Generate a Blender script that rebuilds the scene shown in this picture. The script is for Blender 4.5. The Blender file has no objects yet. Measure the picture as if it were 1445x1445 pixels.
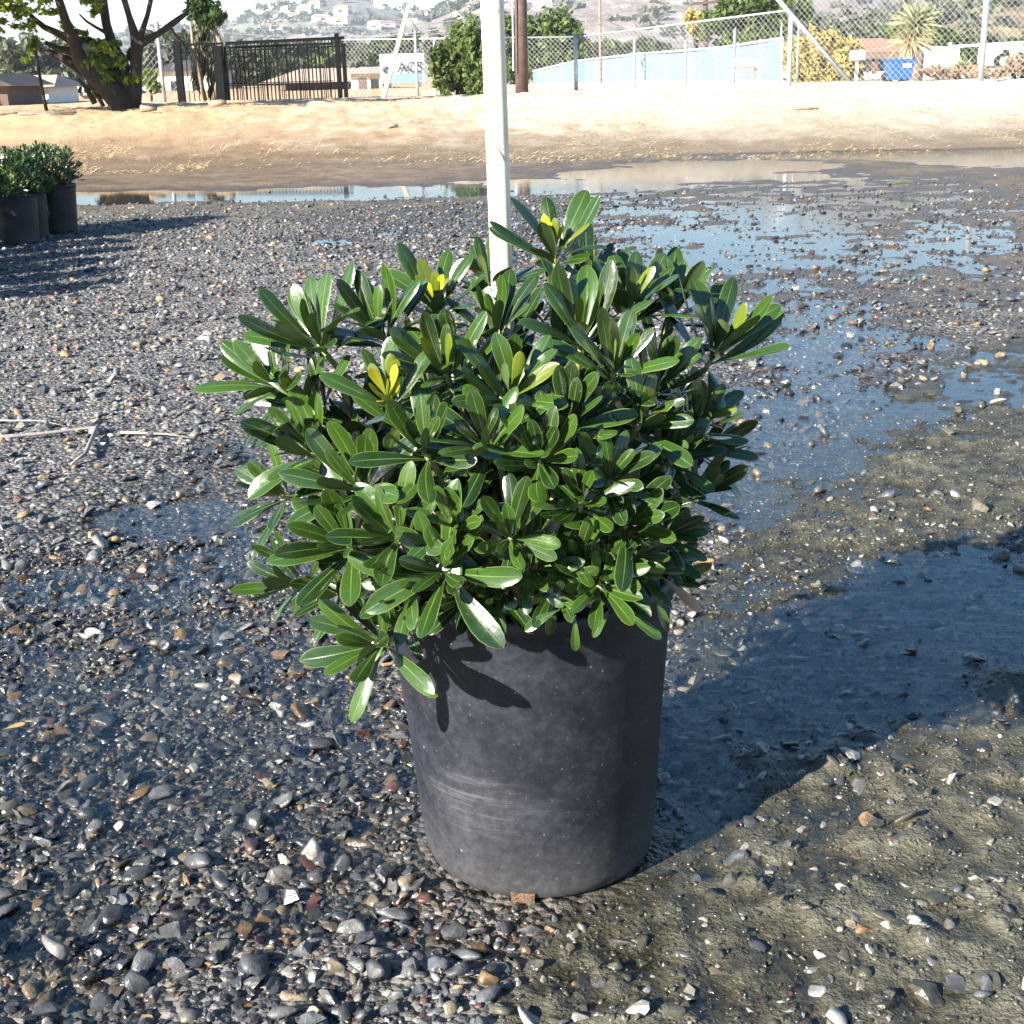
import bpy, bmesh, math, random
import numpy as np
from mathutils import Vector, Matrix

# ------------------------------------------------------------------ camera
F = 1900.0; CW = 1445.0; CX = CY = 722.5
CAM_H = 0.92
PITCH = math.atan(622.0 / F)
ROLL = math.radians(1.5)
sc = bpy.context.scene
COL = sc.collection
R0 = Vector((1, 0, 0)); U0 = Vector((0, math.sin(PITCH), math.cos(PITCH))); FW = Vector((0, math.cos(PITCH), -math.sin(PITCH)))
CR = R0 * math.cos(ROLL) - U0 * math.sin(ROLL)
CU = R0 * math.sin(ROLL) + U0 * math.cos(ROLL)
CAMP = Vector((0, 0, CAM_H))
cd = bpy.data.cameras.new('camera'); cam = bpy.data.objects.new('camera', cd); COL.objects.link(cam)
cd.sensor_width = 36.0; cd.lens = F / CW * 36.0; cd.clip_start = 0.05; cd.clip_end = 9000
mw = Matrix.Identity(4)
for i in range(3):
    mw[i][0] = CR[i]; mw[i][1] = CU[i]; mw[i][2] = -FW[i]; mw[i][3] = CAMP[i]
cam.matrix_world = mw
sc.camera = cam

# ------------------------------------------------------------------ sky, sun, exposure
SUN_EL = math.radians(25.0)
SHX, SHY = math.cos(math.radians(42)), math.sin(math.radians(42))      # direction in which shadows fall
wd = bpy.data.worlds.new('World'); sc.world = wd; wd.use_nodes = True
wn = wd.node_tree; bg = wn.nodes['Background']
sky = wn.nodes.new('ShaderNodeTexSky'); sky.sky_type = 'NISHITA'; sky.sun_disc = False
sky.sun_elevation = SUN_EL
sky.sun_rotation = math.atan2(-SHX, -SHY)
sky.air_density = 1.0; sky.dust_density = 0.15; sky.ozone_density = 2.6
hsv = wn.nodes.new('ShaderNodeHueSaturation'); hsv.inputs['Saturation'].default_value = 1.3
wn.links.new(sky.outputs[0], hsv.inputs['Color']); wn.links.new(hsv.outputs[0], bg.inputs[0]); bg.inputs[1].default_value = 0.055
sl = bpy.data.lights.new('sun', 'SUN'); sl.energy = 5.0; sl.angle = math.radians(0.5); sl.color = (1.0, 0.94, 0.84)
so = bpy.data.objects.new('sun', sl); COL.objects.link(so)
ldir = Vector((SHX * math.cos(SUN_EL), SHY * math.cos(SUN_EL), -math.sin(SUN_EL)))
so.rotation_euler = ldir.to_track_quat('-Z', 'Y').to_euler(); so.location = (-20, -20, 30)
vs = sc.view_settings
vs.view_transform = 'Standard'; vs.look = 'None'; vs.gamma = 1.0; vs.use_curve_mapping = False
vs.exposure = 2.0
cy = sc.cycles; cy.max_bounces = 6; cy.diffuse_bounces = 2; cy.glossy_bounces = 3; cy.transmission_bounces = 3; cy.transparent_max_bounces = 8; cy.volume_bounces = 0

# ------------------------------------------------------------------ helpers
rng = np.random.default_rng(7); random.seed(7)
def pxdir(x, y):
    return FW + CR * ((x - CX) / F) + CU * ((CY - y) / F)
def at(x, y, Y):                      # point seen at pixel (x, y) standing Y metres ahead
    d = pxdir(x, y); return CAMP + d * (Y / d.y)
def atz(x, y, z):                     # point seen at pixel (x, y) lying on height z
    d = pxdir(x, y); return CAMP + d * ((z - CAM_H) / d.z)
def proj(X, Y, Z):
    dx, dy, dz = X, Y, Z - CAM_H
    dep = dy * FW.y + dz * FW.z
    dep = np.where(dep < 0.05, 0.05, dep)
    a = dx * CR.x + dy * CR.y + dz * CR.z; b = dx * CU.x + dy * CU.y + dz * CU.z
    return CX + F * a / dep, CY - F * b / dep, dep
_lat = np.random.default_rng(3).random((256, 256))
def vnoise(x, y):
    xi = np.floor(x).astype(int); yi = np.floor(y).astype(int); fx = x - xi; fy = y - yi
    fx = fx * fx * (3 - 2 * fx); fy = fy * fy * (3 - 2 * fy)
    a = _lat[xi & 255, yi & 255]; b = _lat[(xi + 1) & 255, yi & 255]; c = _lat[xi & 255, (yi + 1) & 255]; d = _lat[(xi + 1) & 255, (yi + 1) & 255]
    return (a * (1 - fx) + b * fx) * (1 - fy) + (c * (1 - fx) + d * fx) * fy
def fbm(x, y, o=4):
    s = 0; a = 1; t = 0
    for i in range(o):
        s = s + a * vnoise(x * 2 ** i + 17.3 * i, y * 2 ** i + 9.1 * i); t += a; a *= 0.5
    return s / t
def sstep(x):
    x = np.clip(x, 0, 1); return x * x * (3 - 2 * x)

def link(o, parent=None):
    COL.objects.link(o)
    if parent is not None: o.parent = parent
    return o
def tag(o, label=None, cat=None, group=None, kind=None):
    if label: o['label'] = label
    if cat: o['category'] = cat
    if group: o['group'] = group
    if kind: o['kind'] = kind
    return o
def empty(name, loc, label, cat, group=None, rz=0.0):
    o = bpy.data.objects.new(name, None); o.location = loc; o.rotation_euler[2] = rz; o.empty_display_size = 0.1
    link(o); return tag(o, label, cat, group)
def np_mesh(name, V, Fs, mat, smooth=False, attrs=None, uv=None):
    me = bpy.data.meshes.new(name)
    V = np.asarray(V, dtype=np.float32); Fs = np.asarray(Fs, dtype=np.int32); k = Fs.shape[1]
    me.vertices.add(len(V)); me.vertices.foreach_set('co', V.ravel())
    me.loops.add(Fs.size); me.loops.foreach_set('vertex_index', Fs.ravel())
    me.polygons.add(len(Fs)); me.polygons.foreach_set('loop_start', np.arange(0, Fs.size, k, dtype=np.int32))
    me.polygons.foreach_set('loop_total', np.full(len(Fs), k, dtype=np.int32))
    me.polygons.foreach_set('use_smooth', smooth if isinstance(smooth, np.ndarray) else np.full(len(Fs), bool(smooth)))
    me.update(calc_edges=True)
    for an, (ty, data) in (attrs or {}).items():
        at_ = me.attributes.new(an, ty, 'POINT')
        at_.data.foreach_set('color' if ty == 'FLOAT_COLOR' else 'value', np.asarray(data, dtype=np.float32).ravel())
    if uv is not None:
        l = me.uv_layers.new(name='UVMap'); l.data.foreach_set('uv', np.asarray(uv, dtype=np.float32)[Fs.ravel()].ravel())
    if mat: me.materials.append(mat)
    return me
class MB:
    def __init__(s): s.v = []; s.f = []
    def add(s, vs_, fs_):
        n = len(s.v); s.v += [tuple(v) for v in vs_]; s.f += [tuple(i + n for i in f) for f in fs_]; return s
    def box(s, c, d, rz=0.0, tilt=None):
        M = Matrix.Rotation(rz, 3, 'Z')
        if tilt is not None: M = tilt
        c = Vector(c); hx, hy, hz = d[0] / 2, d[1] / 2, d[2] / 2
        vs_ = [c + M @ Vector((x * hx, y * hy, z * hz)) for z in (-1, 1) for y in (-1, 1) for x in (-1, 1)]
        return s.add(vs_, [(0, 2, 3, 1), (4, 5, 7, 6), (0, 1, 5, 4), (2, 6, 7, 3), (0, 4, 6, 2), (1, 3, 7, 5)])
    def bar(s, a, b, w, h=None):
        a = Vector(a); b = Vector(b); h = h or w; d = (b - a).normalized()
        up = Vector((0, 0, 1)) if abs(d.z) < 0.95 else Vector((0, 1, 0))
        x = d.cross(up).normalized() * w / 2; y = x.cross(d).normalized() * h / 2
        return s.add([a - x - y, a + x - y, a + x + y, a - x + y, b - x - y, b + x - y, b + x + y, b - x + y],
                     [(3, 2, 1, 0), (4, 5, 6, 7), (0, 1, 5, 4), (1, 2, 6, 5), (2, 3, 7, 6), (3, 0, 4, 7)])
    def tube(s, pts, rad, n=8, cap=True):
        pts = [Vector(p) for p in pts]; m = len(pts)
        rad = rad if hasattr(rad, '__len__') else [rad] * m
        prev = None; vs_ = []
        for i, p in enumerate(pts):
            d = (pts[min(i + 1, m - 1)] - pts[max(i - 1, 0)]).normalized()
            if prev is None:
                r = Vector((1, 0, 0)) if abs(d.x) < 0.9 else Vector((0, 1, 0)); x = d.cross(r).normalized()
            else:
                x = (prev - d * prev.dot(d)).normalized()
            prev = x; y = d.cross(x)
            for k in range(n):
                a = 2 * math.pi * k / n; vs_.append(p + (x * math.cos(a) + y * math.sin(a)) * rad[i])
        fs_ = []
        for i in range(m - 1):
            for k in range(n):
                k2 = (k + 1) % n; fs_.append((i * n + k, i * n + k2, (i + 1) * n + k2, (i + 1) * n + k))
        if cap: fs_ += [tuple(range(n - 1, -1, -1)), tuple((m - 1) * n + k for k in range(n))]
        return s.add(vs_, fs_)
    def lathe(s, prof, n=48, c=(0, 0, 0)):
        c = Vector(c); vs_ = [c + Vector((r * math.cos(2 * math.pi * k / n), r * math.sin(2 * math.pi * k / n), z)) for r, z in prof for k in range(n)]
        fs_ = [(i * n + k, i * n + (k + 1) % n, (i + 1) * n + (k + 1) % n, (i + 1) * n + k) for i in range(len(prof) - 1) for k in range(n)]
        return s.add(vs_, fs_)
    def build(s, name, mat, parent=None, smooth=False, bevel=0.0, loc=None):
        me = bpy.data.meshes.new(name); me.from_pydata([tuple(v) for v in s.v], [], s.f); me.update()
        if smooth:
            for p in me.polygons: p.use_smooth = True
        me.materials.append(mat)
        o = bpy.data.objects.new(name, me); link(o, parent)
        if loc is not None: o.location = loc
        if bevel:
            b = o.modifiers.new('bevel', 'BEVEL'); b.width = bevel; b.segments = 2; b.limit_method = 'ANGLE'
        return o
def rel(o, P):                       # world point -> local of an unrotated thing
    return Vector(P) - Vector(o.location)

# ------------------------------------------------------------------ materials
def mat(name):
    m = bpy.data.materials.new(name); m.use_nodes = True
    nt = m.node_tree; return m, nt, nt.nodes['Principled BSDF']
def N(nt, t, **kw):
    n = nt.nodes.new(t)
    for k, v in kw.items():
        if k.startswith('i_'):
            key = k[2:]; key = int(key) if key.isdigit() else key
            n.inputs[key].default_value = v
        else: setattr(n, k, v)
    return n
def ramp(nt, stops, src=None, interp='LINEAR'):
    r = nt.nodes.new('ShaderNodeValToRGB'); r.color_ramp.interpolation = interp
    e = r.color_ramp.elements
    while len(e) < len(stops): e.new(0.5)
    for i, (p, c) in enumerate(stops):
        e[i].position = p; e[i].color = (c[0], c[1], c[2], 1) if hasattr(c, '__len__') else (c, c, c, 1)
    if src is not None: nt.links.new(src, r.inputs[0])
    return r
def mixc(nt, fac, a, b, blend='MIX'):
    m = nt.nodes.new('ShaderNodeMix'); m.data_type = 'RGBA'; m.blend_type = blend
    for sock, v in ((m.inputs[0], fac), (m.inputs[6], a), (m.inputs[7], b)):
        if hasattr(v, 'links') or isinstance(v, bpy.types.NodeSocket): nt.links.new(v, sock)
        elif hasattr(v, '__len__'): sock.default_value = (v[0], v[1], v[2], 1)
        else: sock.default_value = v
    return m.outputs[2]
def math_(nt, op, a, b=None, c=None, clamp=False):
    m = nt.nodes.new('ShaderNodeMath'); m.operation = op; m.use_clamp = clamp
    for i, v in enumerate((a, b, c)):
        if v is None: continue
        if isinstance(v, bpy.types.NodeSocket): nt.links.new(v, m.inputs[i])
        else: m.inputs[i].default_value = v
    return m.outputs[0]
def noise(nt, scale, detail=4, rough=0.55, vec=None, dist=0.0):
    n = N(nt, 'ShaderNodeTexNoise'); n.inputs['Scale'].default_value = scale; n.inputs['Detail'].default_value = detail
    n.inputs['Roughness'].default_value = rough; n.inputs['Distortion'].default_value = dist
    if vec is not None: nt.links.new(vec, n.inputs['Vector'])
    return n.outputs[0]
def bump(nt, b, h, strength=0.3, dist=0.01):
    n = N(nt, 'ShaderNodeBump'); n.inputs['Strength'].default_value = strength; n.inputs['Distance'].default_value = dist
    nt.links.new(h, n.inputs['Height']); nt.links.new(n.outputs[0], b.inputs['Normal']); return n
def simple(name, c, rough=0.6, var=0.25, scale=8.0, metallic=0.0, bmp=0.0, spec=0.5):
    m, nt, b = mat(name)
    tc = N(nt, 'ShaderNodeTexCoord')
    n = noise(nt, scale, 5, 0.6, tc.outputs['Object'])
    r = ramp(nt, [(0.3, [x * (1 - var) for x in c]), (0.7, [min(1, x * (1 + var)) for x in c])], n)
    nt.links.new(r.outputs[0], b.inputs['Base Color'])
    b.inputs['Roughness'].default_value = rough; b.inputs['Metallic'].default_value = metallic; b.inputs['Specular IOR Level'].default_value = spec
    if bmp: bump(nt, b, n, bmp, 0.02)
    return m

# ground ------------------------------------------------------------
def m_ground():
    m, nt, b = mat('wet_ground'); L = nt.links
    geo = N(nt, 'ShaderNodeNewGeometry'); pos = geo.outputs['Position']
    sep = N(nt, 'ShaderNodeSeparateXYZ'); L.new(pos, sep.inputs[0])
    az = N(nt, 'ShaderNodeAttribute', attribute_name='gravel').outputs['Fac']
    ab = N(nt, 'ShaderNodeAttribute', attribute_name='bank').outputs['Fac']
    n1 = noise(nt, 3.0, 4, 0.62, pos); n2 = noise(nt, 28, 4, 0.65, pos); n3 = noise(nt, 170, 2, 0.6, pos)
    vor = N(nt, 'ShaderNodeTexVoronoi', feature='F1'); L.new(pos, vor.inputs['Vector']); vor.inputs['Scale'].default_value = 85
    mud = ramp(nt, [(0.30, (0.028, 0.027, 0.018)), (0.46, (0.070, 0.066, 0.044)), (0.58, (0.108, 0.101, 0.072)), (0.72, (0.18, 0.168, 0.128))], mixc(nt, 0.6, n1, n2))
    fines = ramp(nt, [(0.3, (0.030, 0.027, 0.020)), (0.7, (0.115, 0.104, 0.082))], mixc(nt, 0.6, n2, n3))
    pebc = mixc(nt, 0.75, fines.outputs[0], ramp(nt, [(0.0, (0.03, 0.03, 0.033)), (0.5, (0.13, 0.125, 0.12)), (0.85, (0.22, 0.2, 0.18)), (1.0, (0.46, 0.43, 0.4))], N_sepr(nt, vor.outputs['Color'])).outputs[0])
    base = mixc(nt, az, mud.outputs[0], pebc)
    dry = ramp(nt, [(0.3, (0.46, 0.37, 0.26)), (0.5, (0.64, 0.55, 0.42)), (0.7, (0.80, 0.74, 0.64))], mixc(nt, 0.5, noise(nt, 0.9, 4, 0.6, pos), noise(nt, 9, 5, 0.7, pos)))
    dryc = mixc(nt, ramp(nt, [(0.22, 1.0), (0.52, 0.0)], math_(nt, 'ADD', math_(nt, 'MULTIPLY', sep.outputs[0], 0.075), math_(nt, 'MULTIPLY', n1, 0.9))).outputs[0], dry.outputs[0], mixc(nt, 1.0, dry.outputs[0], (0.84, 0.66, 0.50), 'MULTIPLY'))
    zz = math_(nt, 'ADD', sep.outputs[2], math_(nt, 'MULTIPLY', math_(nt, 'SUBTRACT', n1, 0.5), 0.30))
    damp = ramp(nt, [(0.05, (0.36, 0.30, 0.25)), (0.30, (0.95, 0.92, 0.9))], zz)
    dryd = mixc(nt, 1.0, dryc, damp.outputs[0], 'MULTIPLY')
    base = mixc(nt, ab, base, dryd)
    # soil soaked close to the water line: darker and glossier
    wet = ramp(nt, [(0.0, 1.0), (1.0, 0.0)], math_(nt, 'MULTIPLY', math_(nt, 'ADD', sep.outputs[2], math_(nt, 'MULTIPLY', math_(nt, 'SUBTRACT', n2, 0.5), 0.012)), 70.0))
    base = mixc(nt, wet.outputs[0], base, mixc(nt, 1.0, base, (0.40, 0.38, 0.34), 'MULTIPLY'))
    L.new(base, b.inputs['Base Color'])
    rr = math_(nt, 'SUBTRACT', 0.85, math_(nt, 'MULTIPLY', wet.outputs[0], 0.5))
    L.new(rr, b.inputs['Roughness'])
    hgt = math_(nt, 'ADD', math_(nt, 'MULTIPLY', n2, 1.0), math_(nt, 'ADD', math_(nt, 'MULTIPLY', n3, 0.35), math_(nt, 'MULTIPLY', math_(nt, 'MULTIPLY', vor.outputs['Distance'], -0.9), az)))
    bump(nt, b, hgt, 0.9, 0.011)
    return m
def N_sepr(nt, colsock):
    s = nt.nodes.new('ShaderNodeSeparateColor'); nt.links.new(colsock, s.inputs[0]); return s.outputs[0]
def m_water():
    m, nt, b = mat('shallow_water'); L = nt.links
    nt.nodes.remove(b); out = nt.nodes['Material Output']
    geo = N(nt, 'ShaderNodeNewGeometry')
    mp = N(nt, 'ShaderNodeMapping'); mp.inputs['Scale'].default_value = (1.0, 1.9, 1.0); mp.inputs['Rotation'].default_value = (0, 0, 0.12); L.new(geo.outputs['Position'], mp.inputs[0])
    n = noise(nt, 26, 3, 0.55, mp.outputs[0], 0.6); n2 = noise(nt, 5, 2, 0.5, mp.outputs[0])
    spy = N(nt, 'ShaderNodeSeparateXYZ'); L.new(geo.outputs['Position'], spy.inputs[0])
    calm = ramp(nt, [(0.25, 1.0), (0.62, 0.10)], math_(nt, 'MULTIPLY', spy.outputs[1], 0.09)).outputs[0]
    gust = ramp(nt, [(0.40, 0.16), (0.56, 1.0)], math_(nt, 'ADD', math_(nt, 'MULTIPLY', spy.outputs[0], 0.35), noise(nt, 1.6, 2, 0.5, geo.outputs['Position']))).outputs[0]
    h = math_(nt, 'MULTIPLY', math_(nt, 'ADD', math_(nt, 'MULTIPLY', n, 0.6), n2), math_(nt, 'MULTIPLY', calm, gust))
    bm_ = N(nt, 'ShaderNodeBump'); bm_.inputs['Strength'].default_value = 0.30; bm_.inputs['Distance'].default_value = 0.012; L.new(h, bm_.inputs['Height'])
    fr = N(nt, 'ShaderNodeFresnel'); L.new(math_(nt, 'SUBTRACT', 1.40, math_(nt, 'MULTIPLY', geo.outputs['Backfacing'], 1.40 - 1 / 1.40)), fr.inputs['IOR']);   # same surface for light leaving from below L.new(bm_.outputs[0], fr.inputs['Normal'])
    tr = N(nt, 'ShaderNodeBsdfTransparent'); tr.inputs[0].default_value = (0.93, 0.93, 0.88, 1)
    gl = N(nt, 'ShaderNodeBsdfGlossy'); gl.inputs['Roughness'].default_value = 0.03; L.new(bm_.outputs[0], gl.inputs['Normal'])
    mx = N(nt, 'ShaderNodeMixShader'); L.new(fr.outputs[0], mx.inputs[0]); L.new(tr.outputs[0], mx.inputs[1]); L.new(gl.outputs[0], mx.inputs[2])
    L.new(mx.outputs[0], out.inputs['Surface'])
    return m
def m_stone(name, from_obj):
    m, nt, b = mat(name); L = nt.links
    if from_obj: c = N(nt, 'ShaderNodeObjectInfo').outputs['Color']
    else: c = N(nt, 'ShaderNodeAttribute', attribute_name='tint').outputs['Color']
    geo = N(nt, 'ShaderNodeNewGeometry'); n = noise(nt, 130, 3, 0.7, geo.outputs['Position']); n2 = noise(nt, 45, 1, 0.6, geo.outputs['Position'])
    g = ramp(nt, [(0.3, 0.55), (0.55, 1.0), (0.75, 1.35)], mixc(nt, 0.5, n, n2))
    sz = N(nt, 'ShaderNodeSeparateXYZ'); L.new(geo.outputs['Position'], sz.inputs[0])
    # stones soaked near the water line are darker and glossier
    wet = ramp(nt, [(0.25, 1.0), (0.75, 0.0)], math_(nt, 'MULTIPLY', math_(nt, 'ADD', sz.outputs[2], math_(nt, 'MULTIPLY', math_(nt, 'SUBTRACT', n2, 0.5), 0.016)), 42.0)).outputs[0]
    cc = mixc(nt, 1.0, c, g.outputs[0], 'MULTIPLY'); cc = mixc(nt, math_(nt, 'MULTIPLY', wet, 0.70), cc, mixc(nt, 1.0, cc, (0.30, 0.30, 0.30), 'MULTIPLY'))
    L.new(cc, b.inputs['Base Color']); L.new(math_(nt, 'SUBTRACT', 0.55, math_(nt, 'MULTIPLY', wet, 0.30)), b.inputs['Roughness'])
    bump(nt, b, n, 0.45, 0.004)
    return m
def m_leaf(name='shrub_leaf', dark=(0.0055, 0.019, 0.003), light=(0.028, 0.066, 0.007), rough=0.17):
    m, nt, b = mat(name); L = nt.links; out = nt.nodes['Material Output']
    uv = N(nt, 'ShaderNodeUVMap', uv_map='UVMap'); sp = N(nt, 'ShaderNodeSeparateXYZ'); L.new(uv.outputs[0], sp.inputs[0])
    s = math_(nt, 'ABSOLUTE', math_(nt, 'SUBTRACT', math_(nt, 'MULTIPLY', sp.outputs[0], 2.0), 1.0)); t = sp.outputs[1]
    ti = N(nt, 'ShaderNodeAttribute', attribute_name='tint').outputs['Fac']
    geo = N(nt, 'ShaderNodeNewGeometry')
    nz = noise(nt, 60, 2, 0.6, geo.outputs['Position'])
    g = mixc(nt, math_(nt, 'MULTIPLY', ti, 1.0, clamp=True), dark, light)
    g = mixc(nt, math_(nt, 'MULTIPLY', nz, 0.22), g, (0.05, 0.10, 0.02))
    spots = ramp(nt, [(0.70, 0.0), (0.76, 1.0)], noise(nt, 240, 1, 0.5, geo.outputs['Position'])).outputs[0]
    g = mixc(nt, math_(nt, 'MULTIPLY', spots, 0.45), g, (0.10, 0.085, 0.03))
    yel = ramp(nt, [(0.0, (0.10, 0.15, 0.015)), (0.35, (0.22, 0.25, 0.015)), (0.7, (0.36, 0.34, 0.014)), (1.0, (0.40, 0.34, 0.02))], t)
    g = mixc(nt, math_(nt, 'SUBTRACT', ti, 1.0, clamp=True), g, yel.outputs[0])
    brown = ramp(nt, [(0.2, (0.16, 0.13, 0.045)), (0.9, (0.34, 0.17, 0.06))], t)
    g = mixc(nt, math_(nt, 'SUBTRACT', ti, 2.0, clamp=True), g, brown.outputs[0])
    wid = math_(nt, 'SUBTRACT', 0.115, math_(nt, 'MULTIPLY', t, 0.095))
    rib = math_(nt, 'LESS_THAN', s, wid)
    g = mixc(nt, math_(nt, 'MULTIPLY', rib, 0.55), g, (0.15, 0.20, 0.05))
    edge = ramp(nt, [(0.90, 0.0), (0.99, 0.55)], s)
    g = mixc(nt, edge.outputs[0], g, (0.20, 0.27, 0.06))
    bk = geo.outputs['Backfacing']
    col = mixc(nt, math_(nt, 'MULTIPLY', bk, 0.7), g, (0.072, 0.110, 0.036))
    L.new(col, b.inputs['Base Color'])
    L.new(math_(nt, 'ADD', rough, math_(nt, 'ADD', math_(nt, 'MULTIPLY', bk, 0.35), math_(nt, 'MULTIPLY', nz, 0.16))), b.inputs['Roughness'])
    b.inputs['Specular IOR Level'].default_value = 0.75
    vein = N(nt, 'ShaderNodeTexWave', wave_type='BANDS', bands_direction='Y'); vein.inputs['Scale'].default_value = 3.0; vein.inputs['Distortion'].default_value = 0.6
    cmb = N(nt, 'ShaderNodeCombineXYZ'); L.new(math_(nt, 'SUBTRACT', t, math_(nt, 'MULTIPLY', s, 0.16)), cmb.inputs[1]); L.new(cmb.outputs[0], vein.inputs['Vector'])
    hh = math_(nt, 'ADD', math_(nt, 'MULTIPLY', nz, 0.8), math_(nt, 'ADD', math_(nt, 'MULTIPLY', vein.outputs[1], 0.05), math_(nt, 'MULTIPLY', rib, -0.7)))
    bump(nt, b, hh, 0.30, 0.0016)
    tl = N(nt, 'ShaderNodeBsdfTranslucent'); L.new(mixc(nt, 1.0, g, (2.2, 2.4, 0.8), 'MULTIPLY'), tl.inputs[0])
    mx = N(nt, 'ShaderNodeMixShader'); mx.inputs[0].default_value = 0.05
    L.new(b.outputs[0], mx.inputs[1]); L.new(tl.outputs[0], mx.inputs[2]); L.new(mx.outputs[0], out.inputs['Surface'])
    return m
def m_foliage(name, c1, c2, rough=0.6, transl=0.25):
    m, nt, b = mat(name); L = nt.links; out = nt.nodes['Material Output']
    ti = N(nt, 'ShaderNodeAttribute', attribute_name='tint').outputs['Fac']
    g = mixc(nt, ti, c1, c2); L.new(g, b.inputs['Base Color']); b.inputs['Roughness'].default_value = rough; b.inputs['Specular IOR Level'].default_value = 0.3
    tl = N(nt, 'ShaderNodeBsdfTranslucent'); L.new(mixc(nt, 1.0, g, (1.5, 1.5, 0.7), 'MULTIPLY'), tl.inputs[0])
    mx = N(nt, 'ShaderNodeMixShader'); mx.inputs[0].default_value = transl
    L.new(b.outputs[0], mx.inputs[1]); L.new(tl.outputs[0], mx.inputs[2]); L.new(mx.outputs[0], out.inputs['Surface'])
    return m
def m_pot():
    m, nt, b = mat('black_nursery_plastic'); L = nt.links
    tc = N(nt, 'ShaderNodeTexCoord'); ob = tc.outputs['Object']
    sp = N(nt, 'ShaderNodeSeparateXYZ'); L.new(ob, sp.inputs[0])
    dust = noise(nt, 14, 7, 0.68, ob); fine = noise(nt, 95, 5, 0.7, ob)
    c = ramp(nt, [(0.30, (0.005, 0.0056, 0.0080)), (0.48, (0.012, 0.0130, 0.019)), (0.60, (0.023, 0.0247, 0.034)), (0.78, (0.045, 0.0475, 0.058))], mixc(nt, 0.55, dust, fine)).outputs[0]
    # dried dirt film low on the wall
    low = ramp(nt, [(0.0, 1.0), (1.0, 0.0)], math_(nt, 'MULTIPLY', sp.outputs[2], 9.0)).outputs[0]
    c = mixc(nt, math_(nt, 'MULTIPLY', math_(nt, 'MULTIPLY', low, fine), 0.55), c, (0.16, 0.155, 0.15))
    # long horizontal rub marks in one patch of the wall
    mp = N(nt, 'ShaderNodeMapping'); mp.inputs['Scale'].default_value = (3.0, 3.0, 60); mp.inputs['Rotation'].default_value = (0.0, 0.10, 0.0); L.new(ob, mp.inputs[0])
    st = ramp(nt, [(0.52, 0.0), (0.66, 1.0)], noise(nt, 2.2, 5, 0.75, mp.outputs[0])).outputs[0]
    d = N(nt, 'ShaderNodeVectorMath', operation='DISTANCE'); L.new(ob, d.inputs[0]); d.inputs[1].default_value = (-0.065, -0.125, 0.125)
    dz = math_(nt, 'MULTIPLY', math_(nt, 'SUBTRACT', sp.outputs[2], 0.125), 0.9)
    patch = ramp(nt, [(0.35, 1.0), (1.0, 0.0)], math_(nt, 'MULTIPLY', math_(nt, 'ADD', d.outputs['Value'], math_(nt, 'ABSOLUTE', dz)), 9.0)).outputs[0]
    c = mixc(nt, math_(nt, 'MULTIPLY', math_(nt, 'ADD', math_(nt, 'MULTIPLY', st, 0.55), math_(nt, 'MULTIPLY', fine, 0.35)), math_(nt, 'MULTIPLY', patch, 0.75)), c, (0.15, 0.15, 0.16))
    st2 = ramp(nt, [(0.66, 0.0), (0.72, 1.0)], noise(nt, 1.4, 6, 0.8, mp.outputs[0])).outputs[0]
    c = mixc(nt, math_(nt, 'MULTIPLY', st2, 0.35), c, (0.16, 0.16, 0.17))
    # splashed grains
    vo = N(nt, 'ShaderNodeTexVoronoi', feature='F1'); vo.inputs['Scale'].default_value = 74; L.new(ob, vo.inputs['Vector'])
    spk = math_(nt, 'LESS_THAN', math_(nt, 'ADD', vo.outputs['Distance'], math_(nt, 'MULTIPLY', N_sepr(nt, vo.outputs['Color']), 0.32)), 0.155)
    c = mixc(nt, math_(nt, 'MULTIPLY', math_(nt, 'MULTIPLY', spk, ramp(nt, [(0.46, 0.0), (0.60, 1.0)], dust).outputs[0]), 0.6), c, (0.22, 0.22, 0.22))
    vo2 = N(nt, 'ShaderNodeTexVoronoi', feature='F1'); vo2.inputs['Scale'].default_value = 170; L.new(ob, vo2.inputs['Vector'])
    spk2 = math_(nt, 'LESS_THAN', math_(nt, 'ADD', vo2.outputs['Distance'], math_(nt, 'MULTIPLY', N_sepr(nt, vo2.outputs['Color']), 0.5)), 0.22)
    c = mixc(nt, math_(nt, 'MULTIPLY', math_(nt, 'MULTIPLY', spk2, fine), 0.6), c, (0.15, 0.15, 0.15))
    L.new(c, b.inputs['Base Color'])
    L.new(math_(nt, 'ADD', 0.38, math_(nt, 'MULTIPLY', dust, 0.26)), b.inputs['Roughness'])
    b.inputs['Specular IOR Level'].default_value = 0.40
    bump(nt, b, math_(nt, 'ADD', math_(nt, 'MULTIPLY', fine, 0.5), math_(nt, 'MULTIPLY', spk, 0.8)), 0.25, 0.001)
    return m
def m_hill(name, c1, c2, c3, sc_):
    m, nt, b = mat(name); geo = N(nt, 'ShaderNodeNewGeometry')
    n = mixc(nt, 0.5, noise(nt, sc_, 6, 0.65, geo.outputs['Position']), noise(nt, sc_ * 5, 5, 0.7, geo.outputs['Position']))
    r = ramp(nt, [(0.36, c1), (0.5, c2), (0.64, c3)], n); nt.links.new(r.outputs[0], b.inputs['Base Color']); b.inputs['Roughness'].default_value = 0.9
    b.inputs['Specular IOR Level'].default_value = 0.1
    bump(nt, b, n, 0.8, 6.0)
    return m
M = {}
M['ground'] = m_ground(); M['water'] = m_water()
M['stone'] = m_stone('loose_stone', True); M['gravel'] = m_stone('gravel_stone', False)
M['leaf'] = m_leaf(); M['pot'] = m_pot()
M['soil'] = simple('potting_soil', (0.05, 0.035, 0.022), 0.95, 0.5, 60, bmp=0.8)
M['bark_young'] = simple('young_green_stem', (0.26, 0.27, 0.10), 0.6, 0.25, 40)
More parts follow.
